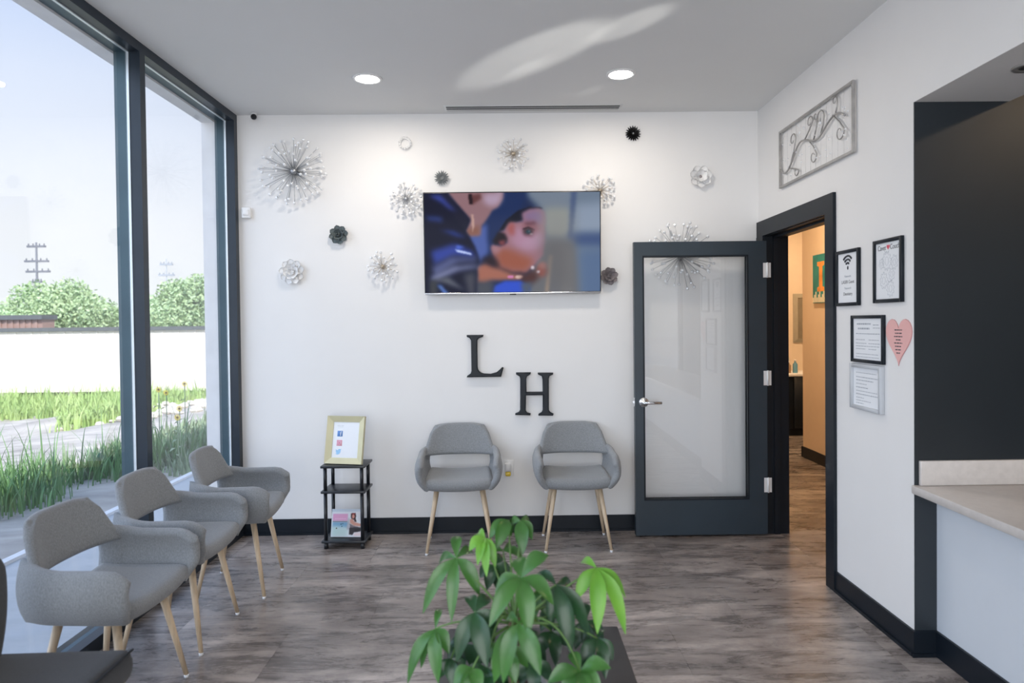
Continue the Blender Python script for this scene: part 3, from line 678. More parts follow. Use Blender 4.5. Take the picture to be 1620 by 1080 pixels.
# ---------------------------------------------------------------- framed notices on the right wall
def text(body, size, m, parent, x, y, z=.0, ex=.0003, al='CENTER', sx=1):
    cu = bpy.data.curves.new('lettering', 'FONT'); cu.body = body; cu.size = size; cu.extrude = ex; cu.align_x = al; cu.align_y = 'CENTER'
    t_ = bpy.data.objects.new('t', cu); COL.objects.link(t_); dg = bpy.context.evaluated_depsgraph_get(); dg.update()
    me = bpy.data.meshes.new_from_object(t_.evaluated_get(dg)); bpy.data.objects.remove(t_); me.materials.clear(); me.materials.append(m)
    o = bpy.data.objects.new('lettering', me); COL.objects.link(o); o.parent = parent; o.location = (x, y, z); o.scale = (sx, 1, 1)
    return o
def notice(name, y, z, w, h, fwid, depth, fm, label, cat='notice', tilt=0, mtx=None):
    o = empty(name, mtx=(mtx or RIGHT(y, z)) @ Matrix.Rotation(tilt, 4, 'Z'), label=label, cat=cat)
    f = MB()
    for (a, b_) in (((-w / 2, -h / 2), (-w / 2 + fwid, h / 2)), ((w / 2 - fwid, -h / 2), (w / 2, h / 2)), ((-w / 2 + fwid, h / 2 - fwid), (w / 2 - fwid, h / 2)), ((-w / 2 + fwid, -h / 2), (w / 2 - fwid, -h / 2 + fwid))):
        f.rbox((a[0], a[1], 0), (b_[0], b_[1], depth), .0015, 1)
    f.build('frame', fm, o)
    box('paper', (-w / 2 + fwid * .6, -h / 2 + fwid * .6, .002), (w / 2 - fwid * .6, h / 2 - fwid * .6, depth * .45), M['paper'], o)
    o['z'] = depth * .45; return o, depth * .45 + .0002
def bars(parent, z, rows, m, seed):
    """illegible small print: broken word strokes"""
    r = random.Random(seed); b_ = MB()
    for (x0, x1, y, t) in rows:
        x = x0
        while x < x1 - .004:
            L = min(r.uniform(.008, .024), x1 - x); b_.box((x, y - t / 2, z), (x + L, y + t / 2, z + .0003)); x += L + .004
    return b_.build('small_print', m, parent, kind='stuff')
n1, zt = notice('wifi_notice', -1.275, 1.703, .236, .292, .017, .016, M['black'], 'black framed wifi notice beside the doorway casing')
for r_ in (.020, .038, .056):
    MB().tube([(r_ * math.sin(a), .058 + r_ * math.cos(a), zt) for a in [(-.82 + 1.64 * i / 14) for i in range(15)]], .0052, 6).build('wifi_arc', M['ink'], n1)
MB().ball((0, .052, zt), .008, 10, 6, (1, 1.3, .1)).build('wifi_dot', M['ink'], n1)
text('Network:', .017, M['greyink'], n1, 0, .008, zt); text('LASER Guest', .024, M['ink'], n1, 0, -.022, zt)
text('Password:', .017, M['greyink'], n1, 0, -.054, zt); text('Dentistry', .024, M['ink'], n1, 0, -.084, zt)
n2, zt = notice('poster_frame', -1.648, 1.712, .238, .298, .017, .016, M['black'], 'black framed line-drawing poster with red heart title beside the charcoal wall')
text('Cavet', .034, M['ink'], n2, -.052, .108, zt, sx=.85); text('Couch', .034, M['ink'], n2, .056, .108, zt, sx=.85)
def heart(k, ox=0, oy=0, n=40):
    r = []
    for i in range(n):
        t = 2 * PI * i / n; r.append((ox + k * 16 * math.sin(t) ** 3, oy + k * (13 * math.cos(t) - 5 * math.cos(2 * t) - 2 * math.cos(3 * t) - math.cos(4 * t))))
    return r
MB().prism(heart(.00085, .002, .110), zt, zt + .0004).build('red_heart', M['redink'], n2)
ln = MB()
for (cx_, cy_, r_, n_) in ((-.01, .045, .040, 12), (-.035, -.045, .035, 9), (.052, .035, .030, 8), (.030, -.020, .026, 7), (.020, -.085, .034, 10), (-.055, .035, .022, 6)):
    ln.tube([(cx_ + r_ * (1 + .18 * math.sin(n_ * t)) * math.cos(t) * .8, cy_ + r_ * (1 + .18 * math.sin(n_ * t)) * math.sin(t), zt) for t in [2 * PI * i / 60 for i in range(60)]], .0007, 4, closed=True)
    ln.tube([(cx_ + r_ * .45 * math.cos(t) * .8, cy_ + r_ * .5 * math.sin(t), zt) for t in [2 * PI * i / 20 for i in range(20)]], .0006, 4, closed=True)
ln.tube([(-.03, .095, zt), (-.022, .085, zt), (-.012, .088, zt), (.0, .086, zt), (.008, .094, zt)], .0009, 4)
ln.tube([(.0, -.045, zt), (.008, -.055, zt), (.02, -.05, zt), (.03, -.045, zt)], .0009, 4)
ln.build('line_drawing', M['greyink'], n2)
n3, zt = notice('certificate_frame', -1.466, 1.388, .300, .236, .016, .016, M['black'], 'black framed certificate with grey print, middle of the wall group')
bars(n3, zt, [(-.10, .03, .075, .008), (-.09, .02, .052, .008), (.05, .10, .070, .004), (.05, .11, .055, .003), (-.11, .11, .026, .004), (-.11, -.02, -.004, .003), (.01, .11, -.004, .003), (-.11, -.01, -.022, .003), (.01, .11, -.022, .003), (-.11, .11, -.036, .003), (-.11, -.02, -.050, .003), (.01, .08, -.050, .003), (-.11, .10, -.075, .003), (-.11, .10, -.090, .003)], M['greyink'], 3)
n4, zt = notice('certificate_frame', -1.464, 1.148, .286, .228, .018, .024, M['artframe'], 'silver framed white certificate hanging lowest on the wall')
n4.children[0].data.materials[0] = mat('pale_silver_frame', (.50, .52, .55, 1), .6, 0)
bars(n4, zt, [(-.10, .09, .070, .003), (-.10, .10, .048, .004), (-.10, .06, .032, .004), (-.10, .0, .014, .003), (-.10, .02, -.004, .004), (-.10, .10, -.022, .003), (-.10, .10, -.038, .004), (-.10, -.02, -.056, .003), (-.10, .04, -.070, .003), (-.10, -.03, -.084, .003)], M['greyink'], 4)
hs = empty('heart_sign', mtx=RIGHT(-1.724, 1.400), label='pink paper heart sign with small dark print at the charcoal wall edge', cat='sign')
hp = [(x * 1.0, y * 1.12) for x, y in heart(.0063)]
hp = [(x, y if y > -.02 else y * 1.05) for x, y in hp]
MB().prism([(x * 1.025, y * 1.02) for x, y in hp], .0005, .003).build('edge', M['pinkedge'], hs)
MB().prism(hp, .003, .0045).build('face', M['pink'], hs)
bars(hs, .0047, [(-.028, .03, .036, .005), (-.025, .028, .021, .005), (-.032, .034, .006, .005), (-.018, .02, -.009, .005), (-.03, .032, -.024, .005), (-.024, .022, -.039, .005), (-.022, .02, -.054, .005), (-.014, .014, -.069, .005)], M['ink'], 9)

# ---------------------------------------------------------------- upholstered armchairs
def pillow(cf, us, vs_, T, r=None, dims=(1, 1)):
    """closed padded panel: cf(u,v)->centre point, thickness rolls off to a round edge"""
    r = r or T / 2; eps = 1e-3
    def grid(L):
        rr = min(.49, r / L); e_ = [rr * (1 - math.cos(PI / 2 * i / 4)) for i in range(5)]
        n = max(4, int(L / .035)); mid = [rr + (1 - 2 * rr) * i / n for i in range(1, n)]
        return e_ + mid + [1 - x for x in e_[::-1]]
    U = grid(dims[0]); V = grid(dims[1]); nu, nv = len(U), len(V)
    top = []; bot = []
    for u in U:
        for v_ in V:
            p = Vector(cf(u, v_))
            du = Vector(cf(min(1, u + eps), v_)) - Vector(cf(max(0, u - eps), v_)); dv = Vector(cf(u, min(1, v_ + eps))) - Vector(cf(u, max(0, v_ - eps)))
            n = du.cross(dv); n = n.normalized() if n.length > 1e-12 else Vector((0, 0, 1))
            d = min(min(u, 1 - u) * dims[0], min(v_, 1 - v_) * dims[1]); d = min(d, r); t_ = T / 2 * math.sqrt(max(0, 1 - (1 - d / r) ** 2))
            top.append(p + n * t_); bot.append(p - n * t_)
    N = nu * nv; m_ = MB(); fs = []
    for i in range(nu - 1):
        for j in range(nv - 1):
            a = i * nv + j; fs.append((a, a + nv, a + nv + 1, a + 1)); fs.append((N + a, N + a + 1, N + a + nv + 1, N + a + nv))
    m_.add(top + bot, fs, True)
    return m_
def weld(o, d=.0004):
    bm = bmesh.new(); bm.from_mesh(o.data); bmesh.ops.remove_doubles(bm, verts=bm.verts, dist=d); bmesh.ops.recalc_face_normals(bm, faces=bm.faces); bm.to_mesh(o.data); bm.free()
    for p in o.data.polygons: p.use_smooth = True
    return o
def sstep(a, b_, x):
    t = min(1, max(0, (x - a) / (b_ - a))); return t * t * (3 - 2 * t)
def armchair(label, group):
    o = empty('armchair', label=label, cat='chair', group=group)
    def seat(u, v_):                         # u across, v front to back
        s_ = 2 * u - 1
        hw = .226 - .010 * v_ - .012 * abs(2 * v_ - 1) ** 8
        y = -.208 + .395 * v_
        y += .018 * abs(s_) ** 4 * (1 - v_)
        return (s_ * hw, y, .447 + .012 * s_ * s_ + .012 * abs(2 * v_ - 1) ** 4 * (1 if v_ > .5 else -.6) - .010 * (1 - s_ * s_) * math.sin(PI * v_))
    weld(pillow(seat, 0, 0, .075, .036, (.46, .40)).build('seat', M['fabric'], o))
    def back(u, v_):
        s_ = 2 * u - 1
        hw = .250 - .062 * v_ - .030 * max(0, (v_ - .72) / .28) ** 2.4 + .0 * (1 - v_)
        z = .580 + .212 * v_ - .016 * abs(s_) ** 6 * v_
        y = .178 + .055 * v_ - (.070 - .038 * v_) * abs(s_) ** 2.8
        return (s_ * hw, y, z)
    weld(pillow(back, 0, 0, .036, .018, (.45, .21)).build('backrest', M['fabric'], o))
    for sd in (-1, 1):
        def arm(u, v_, sd=sd):               # u rear to front, v bottom to top
            zt = .622 + .030 * (1 - sstep(0, .45, u)) - .050 * max(0, (u - .78) / .22) ** 2.6
            zb = .424 - .004 * u
            z = zb + (zt - zb) * v_
            yr = .206 - .014 * (1 - v_); yf = -.226 + .034 * (1 - sstep(0, .45, v_)) + .010 * v_
            y = yr + (yf - yr) * u
            bul = .196 + .066 * math.sin(PI * min(1, v_ * .80 + .02)) ** .75 + .004 * v_
            x = bul - .052 * (1 - sstep(0, .30, u)) ** 1.3 * (.35 + .65 * v_) - .012 * sstep(.75, 1, u)
            return (sd * x, y, z)
        weld(pillow(arm, 0, 0, .044, .022, (.43, .22)).build('armrest', M['fabric'], o))
    fr_ = MB(); fr_.box((-.14, -.13, .398), (.14, .13, .412)); fr_.build('underframe', M['black'], o)
    for sx_ in (-1, 1):
        for sy_ in (-1, 1):
            top = Vector((sx_ * .145, -.105 if sy_ < 0 else .105, .415)); bot = Vector((sx_ * .212, -.175 if sy_ < 0 else .178, .010))
            l = MB().tube([top, bot], [.0165, .0095], 14).build('leg', M['wood'], o)
            MB().tube([bot + (top - bot).normalized() * .004, Vector((bot.x, bot.y, 0.0))], [.0105, .0095], 12).build('foot_cap', M['cap'], l)
    return o
ac = armchair('grey fabric armchair against the back wall, nearer the small shelf', 'grey armchairs with wooden legs')
ac.location = (1.556, -.285, 0); ac.rotation_euler.z = math.radians(3)
for (x, y, a, lb) in ((2.333, -.283, 0, 'grey fabric armchair against the back wall, beside the open door'),
                      (.355, -.925, 96, 'grey fabric armchair by the window, nearest the back wall'),
                      (.315, -1.530, 91, 'grey fabric armchair by the window, middle of the row of three'),
                      (.335, -2.130, 88, 'grey fabric armchair by the window, nearest the camera of the row of three')):
    c_ = copy_tree(ac); c_.location = (x, y, 0); c_.rotation_euler.z = math.radians(a); c_['label'] = lb

# dark armless chair at the left edge
dc = empty('side_chair', (.44, -2.90, 0), (0, 0, math.radians(92)), 'charcoal upholstered armless chair cropped at the lower left corner', 'chair')
def dseat(u, v_):
    s_ = 2 * u - 1; return (s_ * .265, -.262 + .50 * v_, .415 + .006 * (1 - s_ * s_))
weld(pillow(dseat, 0, 0, .105, .022, (.53, .50)).build('seat', M['fabric_dark'], dc))
MB().tube([(-.262, -.262, .462), (.262, -.262, .462)], .004, 8).build('piping', M['black'], dc)
def dback(u, v_):
    s_ = 2 * u - 1; hw = .265 - .02 * v_ - .05 * max(0, (v_ - .8) / .2) ** 2
    return (s_ * hw, .172 - .055 * v_ + .022 * v_ * v_ - .012 * math.sin(PI * v_), .445 + .360 * v_)
weld(pillow(dback, 0, 0, .085, .040, (.52, .43)).build('backrest', M['fabric_dark'], dc))
for sx_ in (-1, 1):
    for y_ in (-.2, .2): MB().tube([(sx_ * .2, y_ * .9, .37), (sx_ * .225, y_ * 1.05, 0)], [.018, .012], 12).build('leg', M['black'], dc)

# ---------------------------------------------------------------- small shelf, photo frame, magazine
sh = empty('side_shelf', (.790, -.222, 0), (0, 0, math.radians(-1.5)), 'small black three-tier shelf with round tube posts against the back wall', 'shelf')
for z in (.048, .378, .546):
    MB().rbox((-.148, -.112, z - .008), (.148, .112, z + .008), .004, 2).build('shelf_board', M['blackboard'], sh)
for sx_ in (-1, 1):
    for sy_ in (-1, 1):
        p = MB(); p.tube([(sx_ * .122, sy_ * .088, .0), (sx_ * .122, sy_ * .088, .04)], .0145, 14); p.tube([(sx_ * .122, sy_ * .088, .0562), (sx_ * .122, sy_ * .088, .370)], .012, 14); p.tube([(sx_ * .122, sy_ * .088, .3862), (sx_ * .122, sy_ * .088, .538)], .012, 14)
        p.build('post', M['blacktub'], sh)
# frame leaning on its stand, turned a little to the left
fm_ = Matrix.Translation((.782, -.275, .555)) @ Matrix.Rotation(math.radians(-12), 4, 'Z') @ Matrix.Rotation(math.radians(90 - 12), 4, 'X') @ Matrix.Translation((0, .16, 0))
pf = empty('photo_frame', mtx=fm_, label='gold picture frame with a sheet of social icons on the small shelf', cat='picture frame')
fw_, fh_, bw = .268, .318, .040
def mitre(b_, w, h, bw, z0, z1, z2):
    o_ = [(-w / 2, -h / 2), (w / 2, -h / 2), (w / 2, h / 2), (-w / 2, h / 2)]; i_ = [(x - math.copysign(bw, x), y - math.copysign(bw, y)) for x, y in o_]
    for k in range(4):
        a, c2, d, e_ = o_[k], o_[(k + 1) % 4], i_[(k + 1) % 4], i_[k]
        vs = [(*a, z1), (*c2, z1), (*d, z2), (*e_, z2), (*a, z0), (*c2, z0), (*d, z0), (*e_, z0)]
        b_.add(vs, [(0, 1, 2, 3), (7, 6, 5, 4), (0, 4, 5, 1), (3, 2, 6, 7), (1, 5, 6, 2), (0, 3, 7, 4)])
f = MB(); mitre(f, fw_, fh_, bw, -.006, .020, .004); f.build('frame', M['gold'], pf)
box('paper', (-.096, -.121, -.004), (.096, .121, .0), M['paper'], pf)
box('easel_back', (-.03, -.14, -.012), (.03, .10, -.006), M['blackboard'], pf)
fb = mat('blue_icon', lin(85, 130, 190), .5); ig = mat('pink_icon', lin(210, 130, 180), .5, col2=lin(230, 140, 120), scale=20); tw = mat('sky_icon', lin(150, 195, 230), .5); wi = M['white']
MB().rbox((-.062, .022, .0), (-.024, .060, .001), .0004, 1).build('icon_tile', fb, pf)
text('f', .042, wi, pf, -.038, .039, .0012)
MB().rbox((-.062, -.040, .0), (-.024, -.002, .001), .0004, 1).build('icon_tile', ig, pf)
rg = MB(); rg.tube([(-.043 + .009 * math.cos(t), -.021 + .009 * math.sin(t), .0012) for t in [2 * PI * i / 16 for i in range(16)]], .0012, 4, closed=True)
rg.tube([(-.043 + x, -.021 + y, .0012) for x, y in ((-.014, -.014), (.014, -.014), (.014, .014), (-.014, .014))], .0012, 4, closed=True); rg.ball((-.034, -.012, .0012), .002, 6, 4); rg.build('icon_mark', wi, pf)
MB().prism([(-.066, -.062), (-.058, -.068), (-.048, -.070), (-.046, -.063), (-.040, -.060), (-.033, -.063), (-.026, -.060), (-.030, -.068), (-.030, -.082), (-.038, -.094), (-.052, -.098), (-.066, -.094), (-.056, -.090), (-.064, -.084), (-.060, -.082), (-.067, -.074), (-.062, -.074)], .0, .001).build('icon_bird', tw, pf)
bars(pf, .0, [(-.066, -.020, .094, .004), (-.060, -.025, .086, .003)], mat('faint_ink', (.62, .65, .68, 1), .6), 2)
for k in range(4): pass
# magazine standing on the lowest board
mm = Matrix.Translation((.787, -.262, .060)) @ Matrix.Rotation(math.radians(-3), 4, 'Z') @ Matrix.Rotation(math.radians(90 - 14), 4, 'X') @ Matrix.Translation((0, .092, 0))
mg = empty('magazine', mtx=mm, label='magazine with pink band and a seated woman on its cover, lowest shelf', cat='magazine')
box('pages', (-.104, -.090, -.008), (.104, .090, -.0005), M['paper'], mg)
picture('cover', .210, .182, 90, 78, (170, 180, 980, 815), (226, 232, 240), [
 ('p', [(170, 180), (980, 180), (980, 240), (170, 240)], (196, 208, 222), 1), ('p', [(200, 290), (590, 290), (590, 450), (200, 450)], (228, 170, 208), 1), ('p', [(260, 395), (560, 395), (560, 408), (260, 408)], (248, 220, 240), 0), ('p', [(200, 455), (590, 455), (590, 480), (200, 480)], (120, 110, 120), 1),
 ('p', [(200, 485), (620, 485), (600, 620), (200, 600)], (120, 170, 206), 2), ('p', [(180, 560), (620, 600), (600, 800), (170, 800)], (196, 222, 224), 5), ('e', (425, 525, 18, 12), (20, 70, 80), 0), ('e', (470, 515, 12, 9), (20, 70, 80), 0), ('e', (450, 575, 14, 12), (20, 70, 90), 0), ('e', (310, 620, 20, 14), (50, 60, 30), 0),
 ('p', [(820, 250), (980, 240), (980, 480), (860, 470)], (214, 216, 222), 3),
 ('p', [(600, 400), (640, 380), (650, 640), (580, 660)], (180, 180, 190), 2),
 ('p', [(680, 280), (790, 270), (810, 340), (800, 400), (830, 470), (780, 470), (760, 420), (700, 420), (670, 350)], (44, 24, 26), 1), ('e', (738, 350, 36, 50), (214, 150, 138), 1), ('p', [(690, 280), (790, 280), (790, 300), (690, 300)], (190, 60, 70), 1),
 ('p', [(650, 420), (720, 400), (780, 480), (960, 520), (940, 580), (760, 560), (660, 500)], (206, 152, 136), 1), ('p', [(650, 510), (760, 560), (900, 590), (850, 640), (660, 640)], (120, 112, 118), 1),
 ('p', [(650, 610), (760, 600), (950, 600), (950, 680), (780, 710), (740, 770), (650, 760)], (50, 46, 54), 1), ('p', [(780, 640), (960, 620), (940, 690), (800, 710)], (36, 34, 40), 1), ('p', [(780, 720), (980, 700), (980, 800), (760, 790)], (232, 214, 216), 2)],
 vcmat('magazine_cover', 0, .3), mg, 0)

# ---------------------------------------------------------------- coffee table and money tree
tb = empty('coffee_table', (1.975, -3.02, 0), label='low dark espresso table under the plant', cat='table')
MB().rbox((-.288, -.53, .425), (.288, .53, .45), .004, 2).build('table_top', M['table'], tb)
for sx_ in (-1, 1):
    for sy_ in (-1, 1): MB().box((sx_ * .262 - .02, sy_ * .50 - .02, 0), (sx_ * .262 + .02, sy_ * .50 + .02, .425)).build('leg', M['table'], tb)
MB().box((-.24, -.48, .14), (.24, .48, .155)).build('lower_shelf', M['table'], tb)
PX, PY = 1.91, -3.06
pt = empty('money_tree', (PX, PY, .45), label='leafy green money tree plant on the dark table, front centre', cat='plant')
MB().lathe([(.0, .0), (.062, 0), (.070, .006), (.086, .10), (.090, .108), (.084, .108), (.080, .095), (.0, .095)], n=32).build('pot', M['pot'], pt)
MB().lathe([(0, .09), (.079, .09), (.079, .097), (.03, .101), (0, .101)], n=24).build('soil', M['soil'], pt)
for k in range(3):
    MB().tube([(.014 * math.cos(k * 2.09 + t * 9), .014 * math.sin(k * 2.09 + t * 9), .09 + t * .20) for t in [i / 18 for i in range(19)]], [.011 - .004 * i / 18 for i in range(19)], 8).build('trunk', M['trunk'], pt)
# un-project photo directions onto chosen depths: leaf hubs and tips as metric positions around the pot
def at(px, py, y):
    U = (px - 817.59) / 1061.5; V = (py - 527.11) / 1061.5
    u = U * c + V * s; w = -U * s + V * c
    d = rt * u + fw - up * w; C = co.location; t = (y - C.y) / d.y
    return C + d * t
C7 = lambda X, Y: (600 + X / 3.522, 800 + Y / 3.522)
# (hub, hub depth, kind, [(tip, tip depth offset, width)])
clusters = [
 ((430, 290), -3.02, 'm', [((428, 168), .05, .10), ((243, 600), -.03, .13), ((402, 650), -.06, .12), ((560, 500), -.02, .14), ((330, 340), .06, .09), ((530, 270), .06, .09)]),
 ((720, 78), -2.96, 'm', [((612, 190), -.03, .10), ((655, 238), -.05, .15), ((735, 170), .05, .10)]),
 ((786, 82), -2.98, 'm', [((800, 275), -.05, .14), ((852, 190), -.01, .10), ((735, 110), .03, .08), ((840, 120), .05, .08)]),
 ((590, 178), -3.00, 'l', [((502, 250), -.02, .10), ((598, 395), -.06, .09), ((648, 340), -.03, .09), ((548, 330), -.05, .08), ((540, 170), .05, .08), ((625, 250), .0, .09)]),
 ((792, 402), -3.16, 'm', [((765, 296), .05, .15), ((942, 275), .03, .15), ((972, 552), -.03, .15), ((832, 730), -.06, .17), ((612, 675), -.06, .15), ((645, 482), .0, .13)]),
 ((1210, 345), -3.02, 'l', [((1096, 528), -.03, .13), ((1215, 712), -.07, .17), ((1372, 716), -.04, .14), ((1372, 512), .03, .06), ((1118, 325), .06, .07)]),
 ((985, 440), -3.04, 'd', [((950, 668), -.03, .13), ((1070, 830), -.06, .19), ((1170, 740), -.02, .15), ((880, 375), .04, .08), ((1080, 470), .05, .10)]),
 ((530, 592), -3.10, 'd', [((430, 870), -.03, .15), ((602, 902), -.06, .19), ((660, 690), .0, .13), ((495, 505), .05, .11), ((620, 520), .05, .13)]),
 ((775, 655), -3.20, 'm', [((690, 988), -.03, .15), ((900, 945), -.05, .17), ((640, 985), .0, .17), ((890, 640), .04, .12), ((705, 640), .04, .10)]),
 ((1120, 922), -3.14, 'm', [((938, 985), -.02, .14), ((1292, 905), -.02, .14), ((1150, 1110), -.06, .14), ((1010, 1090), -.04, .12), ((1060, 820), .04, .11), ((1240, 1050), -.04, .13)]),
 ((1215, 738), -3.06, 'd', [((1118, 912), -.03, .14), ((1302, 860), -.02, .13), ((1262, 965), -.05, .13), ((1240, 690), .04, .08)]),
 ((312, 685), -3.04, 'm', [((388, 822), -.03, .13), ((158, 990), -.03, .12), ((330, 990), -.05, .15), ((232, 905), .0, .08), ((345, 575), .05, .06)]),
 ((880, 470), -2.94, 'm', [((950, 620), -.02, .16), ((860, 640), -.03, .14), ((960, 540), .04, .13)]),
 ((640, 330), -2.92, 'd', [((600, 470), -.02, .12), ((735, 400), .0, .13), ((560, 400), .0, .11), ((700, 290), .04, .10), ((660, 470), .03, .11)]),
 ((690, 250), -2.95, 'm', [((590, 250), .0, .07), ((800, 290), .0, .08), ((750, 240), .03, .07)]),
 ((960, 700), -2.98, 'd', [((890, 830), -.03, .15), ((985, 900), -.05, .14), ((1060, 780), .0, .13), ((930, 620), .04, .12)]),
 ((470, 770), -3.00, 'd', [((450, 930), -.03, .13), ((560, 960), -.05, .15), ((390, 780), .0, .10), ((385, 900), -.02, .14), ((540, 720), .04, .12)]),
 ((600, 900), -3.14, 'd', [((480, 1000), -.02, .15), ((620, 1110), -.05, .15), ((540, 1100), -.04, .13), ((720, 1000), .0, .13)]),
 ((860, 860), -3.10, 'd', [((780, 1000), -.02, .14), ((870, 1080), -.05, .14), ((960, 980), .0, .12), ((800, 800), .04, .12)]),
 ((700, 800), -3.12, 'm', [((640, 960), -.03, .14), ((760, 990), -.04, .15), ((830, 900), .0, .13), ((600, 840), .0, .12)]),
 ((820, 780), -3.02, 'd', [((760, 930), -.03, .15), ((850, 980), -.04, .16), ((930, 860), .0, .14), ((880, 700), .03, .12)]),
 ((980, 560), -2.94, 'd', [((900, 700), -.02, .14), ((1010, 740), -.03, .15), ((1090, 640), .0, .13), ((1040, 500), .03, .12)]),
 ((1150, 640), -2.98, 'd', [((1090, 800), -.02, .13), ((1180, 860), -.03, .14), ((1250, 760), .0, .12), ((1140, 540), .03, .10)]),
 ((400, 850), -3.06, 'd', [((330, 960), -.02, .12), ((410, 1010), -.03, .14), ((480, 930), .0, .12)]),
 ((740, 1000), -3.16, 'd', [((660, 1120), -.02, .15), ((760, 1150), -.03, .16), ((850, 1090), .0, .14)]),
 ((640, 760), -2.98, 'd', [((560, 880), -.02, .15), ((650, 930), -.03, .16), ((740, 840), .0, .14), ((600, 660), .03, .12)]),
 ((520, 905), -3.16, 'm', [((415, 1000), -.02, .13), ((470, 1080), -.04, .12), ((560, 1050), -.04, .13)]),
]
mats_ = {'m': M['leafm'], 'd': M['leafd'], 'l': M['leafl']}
origin = Vector((PX, PY, .45)); lrnd = random.Random(11)
def leaf(hub, tip, wd, m, parent):
    hub, tip = hub - origin, tip - origin
    ax = tip - hub; L = ax.length; n = 8
    droop = Vector((0, 0, 1)) * L * .16
    hw = wd * .168
    side = ax.cross(Vector((0, -.75, .66))).normalized() if ax.length else Vector((1, 0, 0))
    side = (side + Vector((0, 0, lrnd.uniform(-.15, .15))) + Vector((0, lrnd.uniform(-.35, .35), 0))).normalized()
    nrm = side.cross(ax).normalized()
    if nrm.dot(Vector((0, -.6, .8))) < 0: nrm = -nrm
    vs = []; fs = []
    for i in range(n + 1):
        t = i / n; w = hw * (math.sin(PI * t ** 1.12) ** .9) + .0008
        cpt = hub + ax * t + (droop + nrm * L * .05) * math.sin(PI * t)
        fold = nrm * w * .42
        vs += [cpt + side * w + fold, cpt, cpt - side * w + fold]
    for i in range(n):
        a = i * 3; fs += [(a, a + 1, a + 4, a + 3), (a + 1, a + 2, a + 5, a + 4)]
    return MB().add(vs, fs, True).build('leaf', m, parent)
top0 = Vector((0, 0, .27))
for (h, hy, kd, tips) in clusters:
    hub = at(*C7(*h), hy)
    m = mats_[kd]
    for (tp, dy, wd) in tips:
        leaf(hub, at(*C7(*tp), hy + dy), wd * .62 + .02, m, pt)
    hl = hub - origin; mid = (top0 + hl) / 2 + Vector((hl.x * .15, 0, .03 if hl.z > .2 else .12))
    path = [top0.lerp(mid, t).lerp(mid.lerp(hl, t), t) for t in [i / 8 for i in range(9)]]
    MB().tube(path, [.0038 - .0018 * i / 8 for i in range(9)], 6).build('petiole', M['stem'], pt)

# ---------------------------------------------------------------- bathroom seen through the door
va = empty('vanity_cabinet', (5.6, 4.0, 0), label='black vanity cabinet with a white top in the room beyond the door', cat='cabinet')
MB().box((-1.2, -.25, .09), (1.0, .275, .765)).box((-1.18, -.20, 0), (.98, .27, .09)).build('body', M['black'], va)
for x in (-1.19, -.64, -.09, .46): MB().rbox((x, -.268, .10), (x + .54, -.2505, .755), .003, 1).build('cabinet_door', M['black'], va)
MB().rbox((-1.22, -.285, .765), (1.02, .275, .80), .004, 2).build('top', M['whitecer'], va)
mi = empty('wall_mirror', mtx=Matrix.Translation((5.98, 4.28, 1.505)) @ Matrix(((1, 0, 0, 0), (0, 0, -1, 0), (0, 1, 0, 0), (0, 0, 0, 1))), label='pewter framed rectangular mirror on the far warm wall beyond the door', cat='mirror')
f = MB(); mitre(f, .50, .66, .055, 0, .012, .030); f.build('frame', M['champframe'], mi)
box('mirror_glass', (-.196, -.276, .004), (.196, .276, .008), M['mirror'], mi)
for (x, y, h, r_, m, lb) in ((5.485, 3.84, .15, .030, M['bottlebrown'], 'amber bottle at the left end of the vanity top'), (5.515, 3.95, .27, .026, M['bottleclear'], 'tall clear pump bottle behind the others on the vanity'), (5.575, 3.85, .17, .030, M['bottleblue'], 'blue bottle on the vanity top nearest the mirror')):
    o = empty('bottle', (x, y, .8), label=lb, cat='bottle', group='bottles on the vanity top')
    MB().lathe([(0, 0), (r_, 0), (r_ * 1.02, .01), (r_, h * .66), (r_ * .4, h * .8), (r_ * .38, h * .88), (0, h * .88)], n=18).build('body', m, o)
    MB().lathe([(0, h * .88), (r_ * .45, h * .88), (r_ * .45, h), (0, h)], n=14).build('cap', M['whitecer'], o)
pc = empty('canvas_picture', mtx=Matrix.Translation((5.07, 1.98, 1.90)) @ RIGHT(0, 0, 0), label='teal canvas with an orange letter shape on the hall wall', cat='picture')
box('canvas', (-.175, -.245, 0), (.175, .245, .03), M['teal'], pc)
MB().prism([(-.07, -.13), (.08, -.13), (.08, -.09), (.04, -.08), (.04, .12), (.08, .13), (.08, .17), (-.07, .17), (-.07, .13), (-.03, .12), (-.03, -.08), (-.07, -.09)], .03, .0325).build('orange_print', M['orange'], pc)
pr = MB()
for i in range(12): pr.box((-.17 + i * .029, -.24, .03), (-.17 + i * .029 + .018, -.24 + .05 + .03 * ((i * 7) % 3), .032))
pr.build('figure_print', [M['cream']], pc)

